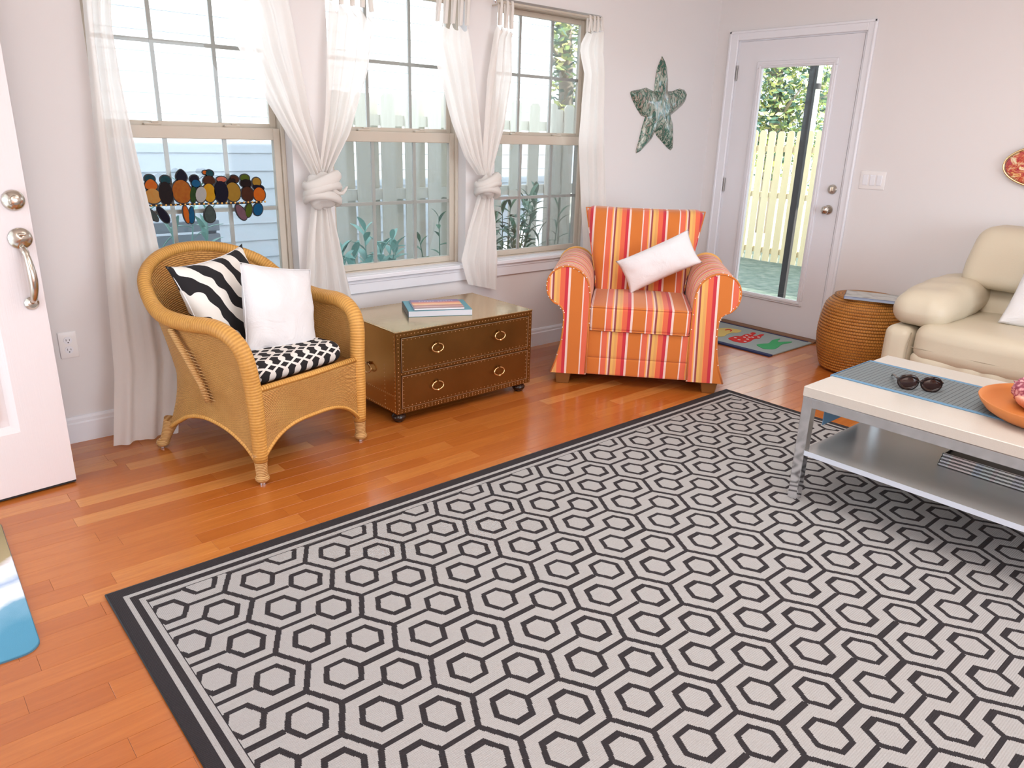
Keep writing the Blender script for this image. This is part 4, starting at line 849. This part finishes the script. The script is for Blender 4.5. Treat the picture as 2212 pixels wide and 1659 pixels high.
# ================================================================== BASKET STOOL, COFFEE TABLE, SOFA
prof = []; n = 92
for i in range(n+1):
    t_ = i/n; z = .012+.455*t_; r_ = .205+.052*math.sin(PI*min(1, t_*.93+.03))**.8-(.03*max(0, (t_-.86)/.14)**2)
    prof.append((r_+.0030*abs(math.sin(PI*t_*23)), z))
prof += [(.19, .475), (.16, .478), (.10, .477), (.0, .477)]
bs = MB().lathe([(.0, .012), (.19, .012)]+prof, 56, uvs=True).build('seagrass_stool', 'seagrass', smooth='all'); bs.location = (-.425, -1.605, 0)
tag(bs, 'round barrel-shaped woven seagrass stool between the glazed door and the sofa', 'stool')
MB().lathe([(0, 0), (.185, 0), (.19, .014), (0, .014)], 40).build('base_ring', 'bun_foot', bs, smooth=1)
b = book('photo_book', 'hardback with a grey photo cover and pale blue page edges on the seagrass stool', (-.50, -1.665), -68, .30, .22, .017, 'photo_cover', 'book_page_blue', 'book_blue', .4785)
MB().box(-.149, .150, -.1102, -.1090, .0140, .0158).build('navy_edge', 'book_blue', b)

ct = thing('coffee_table', 'long cream-topped coffee table with square chrome legs and a grey lower shelf', 'coffee table', (-2.0925, -2.95, 0))
hx, hy = .3625, .65
MB().box(-hx, hx, -hy, hy, .441, .481).build('tabletop', 'table_cream', ct, bevel=.0025)
fr = MB()
for x in (-hx+.002, hx-.042): fr.box(x, x+.038, -hy+.042, hy-.042, .402, .4405)
for y in (-hy+.002, hy-.042): fr.box(-hx+.042, hx-.042, y, y+.038, .402, .4405)
fr.build('top_rail', 'chrome', ct, bevel=.0015)
for x in (-hx+.002, hx-.042):
    for y in (-hy+.002, hy-.042): MB().box(x, x+.040, y, y+.040, .0095, .4405).build('leg', 'chrome', ct, bevel=.002)
sh = MB().box(-hx+.004, hx-.004, -hy+.03, hy-.03, .206, .224).build('shelf', 'shelf_grey', ct, bevel=.001)
MB().box(-hx+.002, -hx+.004, -hy+.042, hy-.042, .205, .2245).build('shelf_edging', 'shelf_edge', sh)
# runner
rn = thing('table_runner', 'narrow grey-green slatted table runner with blue cloth edges along the coffee table', 'table runner', (-2.065, -2.95, .481))
MB().box(-.160, .160, -.60, .648, .0004, .0030).build('slat_mat', 'runner_slat', rn)
mb = MB().box(-.176, -.158, -.60, .652, .0004, .0038).box(.158, .176, -.60, .652, .0004, .0038); mb.build('cloth_edge', 'runner_border', rn, bevel=.0008)
MB().box(-.176, .176, .6515, .6545, -.215, .0036).build('hanging_end', 'runner_border', rn, bevel=.001)
# sunglasses
sg = thing('sunglasses', 'dark tortoiseshell sunglasses lying open on the table runner', 'sunglasses', (-2.150, -2.600, .486), R(-57)); sg.scale = (1.12, 1.12, 1.2)
for s_ in (-1, 1):
    pts = [(s_*.036+.029*math.cos(a), -.0+.004*math.cos(2*a), .023+.0215*math.sin(a)) for a in [2*PI*i/24 for i in range(24)]]
    fm = MB().tube(pts, .0044, 8, closed=True, flat=1.3).build('frame_rim', 'tortoise', sg, smooth='all')
    MB().ell((s_*.036, 0, .023), (.028, .004, .0205), 20, 10).build('lens', 'dark_lens', fm, smooth='all')
    MB().tube(smoothpath([(s_*.066, .002, .030), (s_*.070, .03, .028), (s_*.066, .09, .020), (s_*.060, .135, .003)], 4), [.006]*3+[.0045]*10, 8, flat=.5).build('temple', 'tortoise', sg, smooth='all')
MB().tube([(-.010, 0, .026), (0, -.002, .029), (.010, 0, .026)], .003, 8).build('bridge', 'tortoise', sg, smooth='all')
# bowl of shells
bl = MB().lathe([(0, .004), (.15, .004), (.190, .007), (.215, .022), (.232, .042), (.241, .058), (.240, .0605), (.236, .060), (.226, .044), (.208, .024), (.18, .014), (0, .012)], 56).build('terracotta_bowl', 'terracotta', smooth=60); bl.location = (-2.105, -3.035, .4815)
tag(bl, 'wide shallow terracotta bowl holding shells on the coffee table', 'bowl')
MB().lathe([(.11, 0), (.12, 0), (.12, .005), (.11, .005)], 40).build('foot_ring', 'terracotta', bl)
def spiky(d):
    return 1+.10*noise.noise(d*7)+.16*max(0, noise.noise(d*17+Vector((3, 1, 2))))
o = MB().ell((0, 0, 0), (.066, .062, .052), 40, 26, spiky).build('murex_shell', 'shell_pink', smooth='all'); o.location = (-2.040, -2.935, .548); o.rotation_euler = (.3, .2, .6)
tag(o, 'large knobbly pink and maroon seashell, the biggest in the terracotta bowl', 'shell')
mb = MB()
for i in range(14):
    a, b_ = random.uniform(0, 6.28), random.uniform(.2, 1.3); d = Vector((math.cos(a)*math.cos(b_), math.sin(a)*math.cos(b_), math.sin(b_))); p = Vector((d.x*.062, d.y*.058, d.z*.048)); mb.tube([p, p+d*.014], [.006, .0012], 6)
o2 = mb.build('spines', 'shell_pink', o, smooth='all')
o = MB().ell((0, 0, 0), (.024, .024, .023), 20, 14).build('moon_shell', 'shell_white', smooth='all'); o.location = (-2.135, -2.995, .5225); tag(o, 'smooth round white shell at the near side of the terracotta bowl', 'shell')
def fan(d): return 1+.05*math.sin(14*math.atan2(d.y, d.x))
o = MB().ell((0, 0, 0), (.036, .034, .014), 48, 12, fan).build('scallop_shell', 'shell_peach', smooth='all'); o.location = (-2.110, -2.935, .523); o.rotation_euler = (R(35), R(25), .4); tag(o, 'small peach scallop shell leaning between the pink shell and the bowl rim', 'shell')
o = MB().ell((0, 0, 0), (.034, .040, .026), 24, 16, lambda d: 1+.08*math.sin(9*d.z+2*math.atan2(d.y, d.x))).build('whelk_shell', 'shell_tan', smooth='all'); o.location = (-2.060, -3.020, .522); tag(o, 'glossy tan shell in the bowl beside the round white one', 'shell')
o = MB().ell((0, 0, 0), (.040, .036, .030), 24, 16, lambda d: 1+.10*noise.noise(d*5)).build('clam_shell', 'shell_white', smooth='all'); o.location = (-1.985, -3.000, .532); tag(o, 'pale chalky shell at the back of the terracotta bowl', 'shell')
# trays
for i, nm in enumerate(('bottom', 'second from bottom', 'third from bottom', 'top')):
    o = MB().box(-.17, .17, -.30, .30, 0, .0035).box(-.17, -.163, -.30, .30, .0035, .0118).box(.163, .17, -.30, .30, .0035, .0118).box(-.163, .163, .293, .30, .0035, .0118).box(-.163, .163, -.30, -.293, .0035, .0118).build('lacquer_tray', 'lacquer', bevel=.0006)
    o.location = (-1.995+.003*i, -3.025-.002*i, .2242+i*.0122); tag(o, 'black lacquer tray with pearl-inlaid rim, %s of the stack on the table shelf' % nm, 'tray', 'trays stacked on the shelf')
    mb = MB().box(-.1716, -.170, -.297, .297, .003, .0098).box(-.167, .167, .300, .3016, .003, .0098).box(-.1695, -.1635, -.297, .297, .0116, .0122).box(-.165, .165, .2935, .2995, .0116, .0122); mb.build('pearl_inlay', 'nacre', o)

# sofa: local x towards wall, y along wall
so = thing('leather_sofa', 'cream leather reclining sofa with padded arms against the right wall', 'sofa', (-.54, -2.84, 0))
def puff(k, kz=0): return lambda a, b, c, x, y, z: (x*(1+k*(1-b*b)*(1-c*c)), y*(1+k*(1-a*a)*(1-c*c)*.6), z*(1+kz*(1-a*a)*(1-b*b)))
for s_ in (1, -1):
    ap = MB().rbox(.0, s_*.800, .245, .915, .150, .415, .050, 7, puff(.02)).build('side_panel', 'cream_leather', so, smooth='all', weld=True)
    MB().tube([(-.453, s_*.735, .07), (-.458, s_*.735, .36), (-.440, s_*.735, .43)], .0026, 6).build('seam', 'leather_seam', ap)
    def armf(a, b, c, x, y, z):
        t_ = (a+1)/2; k = .74+.30*math.sin(PI*min(1, t_*.95+.08))**.6; return (x, y*k, z*k*(1+.12*(c > 0)*(1-b*b))+.035*t_-.012*(1-t_)**2+.004*math.sin(14*a+3*b))
    arm = MB().rbox(-.030, s_*.735, .548, .83, .31, .19, .092, 10, armf).build('arm_pad', 'cream_leather', so, smooth='all', weld=True)
for k, y in enumerate((.36, -.36)):
    se = MB().rbox(-.02, y, .390, .925, .715, .205, .070, 9, lambda a, b, c, x, y_, z: (x-.012*(1-b*b)*(a < 0), y_, z+.014*(1-a*a)*(1-b*b)*(c > 0))).build('seat_cushion', 'cream_leather', so, smooth='all', weld=True)
    MB().tube([(-.484, y-.35, .365), (-.494, y, .365), (-.484, y+.35, .365)], .0022, 6).build('seam', 'leather_seam', se)
    def ruf(a, b, c, x, y_, z): return (x+(.012*math.sin(b*15+1.4*math.sin(b*5)+2*c)*(1-abs(c)**2)*(1 if a < 0 else 0)), y_, z)
    MB().rbox(-.026, y, .205, .905, .715, .27, .040, 16, ruf).build('footrest_panel', 'cream_leather', se, smooth='all', weld=True)
    def bkf(a, b, c, x, y_, z): t_ = (c+1)/2; return (x+.13*t_+.02*math.sin(PI*t_)*(-1 if a < 0 else 0)+.012*math.exp(-(b*7)**2)*(a < 0), y_*(1-.05*max(0, t_-.4)/.6), z)
    lb = MB().rbox(.235, y, .575, .26, .70, .26, .060, 9, bkf).build('lumbar_cushion', 'cream_leather', so, smooth='all', weld=True)
    hb_ = MB().rbox(.20, y+.01, .790, .29, .74, .330, .070, 10, bkf).build('head_cushion', 'cream_leather', so, smooth='all', weld=True)
    MB().tube([(.048, y+.01, .68), (.062, y+.01, .78), (.105, y+.01, .88), (.15, y+.01, .945)], .002, 6).build('seam', 'leather_seam', hb_)
MB().rbox(.43, 0, .42, .09, 1.50, .72, .04, 4).build('back_frame', 'cream_leather', so, smooth=50, weld=True)
for x in (-.38, .40):
    for y in (-.80, .80): MB().lathe([(0, 0), (.025, 0), (.028, .06), (0, .06)], 14, (x, y, 0)).build('foot', 'bun_foot', so, smooth=1)
o = pillow('white_cushion', 'pillow_white', .44, .44, .15, seed=21, pinch=.07, wr=.005); o.location = (-.60, -2.645, .685)
o.rotation_euler = (Matrix.Rotation(R(-78), 3, 'Z')@Matrix.Rotation(R(-17), 3, 'X')@Matrix.Rotation(R(9), 3, 'Y')).to_euler(); tag(o, 'plain white square pillow on the cream leather sofa', 'pillow')

# ================================================================== OUTSIDE
gz = -.40
struct(MB().box(-14, 22, .17, 16, gz-.1, gz).box(.14, 22, -14, .17, gz-.1, gz).build('ground_outside', 'ground_grass'))
# neighbour's house with lap siding
nh = thing('neighbour_house', 'white lap-sided neighbouring house beyond the side windows', 'house', (-2.5, 3.0, gz))
MB().box(-5.5, 3.65, .03, 2.5, 0, 5.2).build('house_body', 'siding_white', nh)
sd = None; ex = .150
for i in range(34):
    if sd is None:
        mb = MB(); mb.v = [(-5.5, 0, 0), (3.65, 0, 0), (3.65, -.008, 0), (-5.5, -.008, 0), (-5.5, .03, ex), (3.65, .03, ex), (3.65, .002, ex+.004), (-5.5, .002, ex+.004)]
        mb.f = [(0, 3, 2, 1), (4, 5, 6, 7), (3, 7, 6, 2), (0, 1, 5, 4), (0, 4, 7, 3), (1, 2, 6, 5)]; sd = mb.build('siding_board', 'siding_white', nh); o = sd
    else: o = share(sd, 'siding_board', nh)
    o.location = (0, 0, .05+i*ex)
# picket meshes
def picket(w_, h_, t_=.016):
    d = .028; return MB().prism([(-w_/2, 0), (w_/2, 0), (w_/2, h_-d), (w_/2-d, h_), (-w_/2+d, h_), (-w_/2, h_-d)], -t_/2, t_/2)
def fence(name, label, p0, deg, n, pitch, w_, h_, back=None, rails=(.25, 1.0, 1.7), postn=10, base=gz, fm='fence_pine', bw=None):
    f = thing(name, label, 'fence', (*p0, base), R(deg)); L_ = n*pitch; pk = picket(w_, h_).build('picket', fm, f); random.seed(4)
    for i in range(n):
        o = pk if i == 0 else share(pk, 'picket', f); o.location = (i*pitch, 0, random.uniform(-.015, .01))
    if back:
        b0 = picket(bw or w_, h_)
        first = None
        for i in range(*back):
            if first is None: first = b0.build('picket', fm, f); o = first
            else: o = share(first, 'picket', f)
            o.location = (i*pitch+pitch/2, .075, random.uniform(-.015, .01))
    for z in rails: MB().box(-.1, L_, .012, .062, z, z+.085).build('rail', fm, f)
    for i in range(postn, n, 11): MB().box(i*pitch-.045+pitch/2, i*pitch+.045+pitch/2, .015, .105, 0, h_-.05).build('post', fm, f)
    return f
fence('picket_fence', 'weathered shadowbox board fence between the side windows and the white house', (-2.20, 1.80), 0, 13, .225, .128, 2.05, (0, 5), (.28, 1.23, 1.80))
fence('picket_fence', 'sunlit pine picket fence across the back yard seen through the door glass', (5.5, 5.6), -90, 62, .150, .112, 1.92, None, (.12, .95, 1.62), 3, fm='fence_honey')
# porch posts
t = thing('porch_post', 'dark narrow porch post just outside the glazed door', 'post', (1.25, -.108, gz)); MB().box(-.020, .020, -.028, .028, 0, 2.98).build('shaft', 'dark_post', t); MB().box(-.07, .07, -.075, .075, 0, .06).build('foot_block', 'dark_post', t)
t = thing('utility_pole', 'slim pale pole beyond the back picket fence, right of the dark porch post', 'pole', (6.5, 2.72, gz)); MB().tube([(0, 0, 0), (0, 0, 2.5), (0, 0, 5.6)], [.075, .070, .062], 16).build('shaft', 'pale_post', t, smooth='all'); MB().tube([(0, 0, 2.55), (0, 0, 2.63)], .078, 16).build('band', 'dark_post', t, smooth=1)
o = MB().box(.14, 3.3, -4.8, .7, 2.58, 2.74).build('porch_roof', 'porch_beam'); tag(o, 'tan porch roof outside above the glazed door', 'roof')
o = MB().box(.16, 1.15, -1.8, -.62, gz, -.05).build('concrete_step', 'concrete', bevel=.01); tag(o, 'pale concrete step outside the glazed door', 'step')
# slatted planter beneath the left window
t = thing('slatted_planter', 'low grey wooden slatted bench outside the left window', 'bench', (-3.62, 1.30, gz))
for i in range(7): MB().box(-.62, .28, -.02, .02, .62+i*.085, .62+i*.085+.066).build('slat', 'grey_board', t, bevel=.003)
for x in (-.5, .20): MB().box(x, x+.07, .02, .07, 0, 1.20).build('upright', 'grey_board', t)
# shrubs with individual leaves
def leafmesh(l, w_, mat, par):
    mb = MB(); n = 5; mb.v = []
    for i in range(n+1):
        t_ = i/n; ww = w_/2*math.sin(PI*min(.97, t_*.9+.07))**.8; z = l*(t_-.35*t_*t_*.6); y = l*.35*t_*t_
        mb.v += [(-ww, y, z), (0, y+ww*.35, z-.002), (ww, y, z)]
    for i in range(n):
        a = 3*i; mb.f += [(a, a+1, a+4, a+3), (a+1, a+2, a+5, a+4)]
    return mb.build('leaf', mat, par, smooth='all')
def shrub(name, label, loc, stems, h_, lv, ll, lw, mat='leaf_green', spread=.5, seed=1):
    random.seed(seed); s = thing(name, label, 'plant', loc, group=None); proto = leafmesh(ll, lw, mat, s); first = True
    for k in range(stems):
        a = 2*PI*k/stems+random.uniform(-.3, .3); d = Vector((math.cos(a)*spread, math.sin(a)*spread*.6, 1)).normalized(); top = d*h_*random.uniform(.8, 1.05)
        MB().tube([(0, 0, 0), tuple(top*.5+Vector((0, 0, .03))), tuple(top)], [.009, .006, .003], 6).build('stem', mat, s)
        for j in range(lv):
            f = 1-.45*(j/lv)**1.3; p = top*f; an = j*2.4+k; o = proto if first else share(proto, 'leaf', s); first = False
            o.location = p; o.rotation_euler = (R(random.uniform(-68, -25)) if j > 1 else R(-15), 0, an); sc_ = random.uniform(.75, 1.15); o.scale = (sc_, sc_, sc_)
    return s
shrub('leafy_shrub', 'low blue-green leafy shrub outside the middle window, before the fence', (-2.42, 1.0, gz), 11, 1.05, 13, .15, .050, 'leaf_pale', .22, 3)
shrub('leafy_shrub', 'bushy green shrub outside the right window, beside the knotted curtain tail', (-1.10, 1.1, gz), 14, 1.30, 14, .16, .044, 'leaf_green', .24, 8)
shrub('spindly_plant', 'thin spindly narrow-leaved plant outside the right window, right of the bushy shrub', (-.52, 1.2, gz), 2, 1.16, 12, .20, .020, 'leaf_green', .12, 5)
shrub('strappy_plant', 'strappy blue-green plant outside the left window, behind the long curtain', (-3.80, .85, gz), 9, 1.32, 9, .22, .032, 'leaf_pale', .20, 9)
shrub('leafy_shrub', 'small green shrub at the foot of the middle window, far right corner', (-1.72, 1.1, gz), 4, 1.14, 8, .13, .040, 'leaf_green', .2, 12)
# trees: trunk, boughs and foliage
def tree(label, loc, h_, rx, rz_, n, seed, lo=.35, ls=.10):
    random.seed(seed); t = thing('tree', label, 'tree', loc); MB().tube([(0, 0, 0), (.1, .05, h_*.4), (-.05, .1, h_*.8)], [.17, .13, .06], 10).build('trunk', 'bark', t, smooth='all')
    for k in range(7):
        a = random.uniform(0, 6.28); z = h_*random.uniform(lo, .8); MB().tube([(0, 0, z-.3), (math.cos(a)*rx*.5, math.sin(a)*rx*.5, z), (math.cos(a)*rx*.9, math.sin(a)*rx*.9, z+.25)], [.05, .03, .012], 6).build('bough', 'bark', t, smooth='all')
    mb = MB(); cl = [Vector((random.gauss(0, rx*.5), random.gauss(0, rx*.5), h_*lo+random.random()*(h_*(1.05-lo)))) for _ in range(int(n/26))]
    for i in range(n):
        c = random.choice(cl)+Vector((random.gauss(0, .22), random.gauss(0, .22), random.gauss(0, .20))); a = Vector((random.gauss(0, 1), random.gauss(0, 1), random.gauss(0, 1))).normalized(); b = a.orthogonal().normalized(); s_ = ls*random.uniform(.6, 1.3); k = len(mb.v)
        mb.v += [tuple(c+a*s_), tuple(c+b*s_*.45), tuple(c-a*s_), tuple(c-b*s_*.45)]; mb.f.append((k, k+1, k+2, k+3))
    o = mb.build('foliage', 'tree_leaf', t); o['kind'] = 'stuff'; return t
tree('leafy tree behind the picket fence, left half of the door glass', (8.8, 4.7, gz), 4.6, 1.3, 2, 8500, 21, .28, .075)
tree('dark leafy tree behind the picket fence, right edge of the door glass', (13.6, 5.3, gz), 5.6, 1.3, 2, 8500, 22, .28, .09)
tree('sunlit tree beyond the board fence, seen at the right side of the right window', (4.2, 5.9, gz), 6.0, 1.6, 2, 6500, 23, .28, .08)
struct(MB().box(-18, -5.70, -14, .17, gz-.1, gz).box(-5.70, .14, -18, -6.74, gz-.1, gz).build('ground_front', 'ground_grass'))
struct(MB().box(-9.4, -5.70, -4.6, .45, 2.40, 2.6).build('sky_block_front', 'ceiling_paint')); struct(MB().box(-8.2, -5.70, -3.2, .15, gz, -.04).build('porch_floor_front', 'concrete'))  # unseen overhead slab added to block sky light at the front doorway
o = MB().box(6.4, 21, -6, 14, gz, gz+.01).build('sunlit_sand', 'sand'); struct(o)
print('planks', cnt)

# unseen house roof with eave, added to shade the side yard, ridge along x
struct(MB().prism([(-7.3, 2.9), (.62, 2.9), (.62, 3.12), (-3.3, 5.0), (-7.3, 3.12)], X0-.7, .5, 'yz').build('roof', 'porch_beam'))
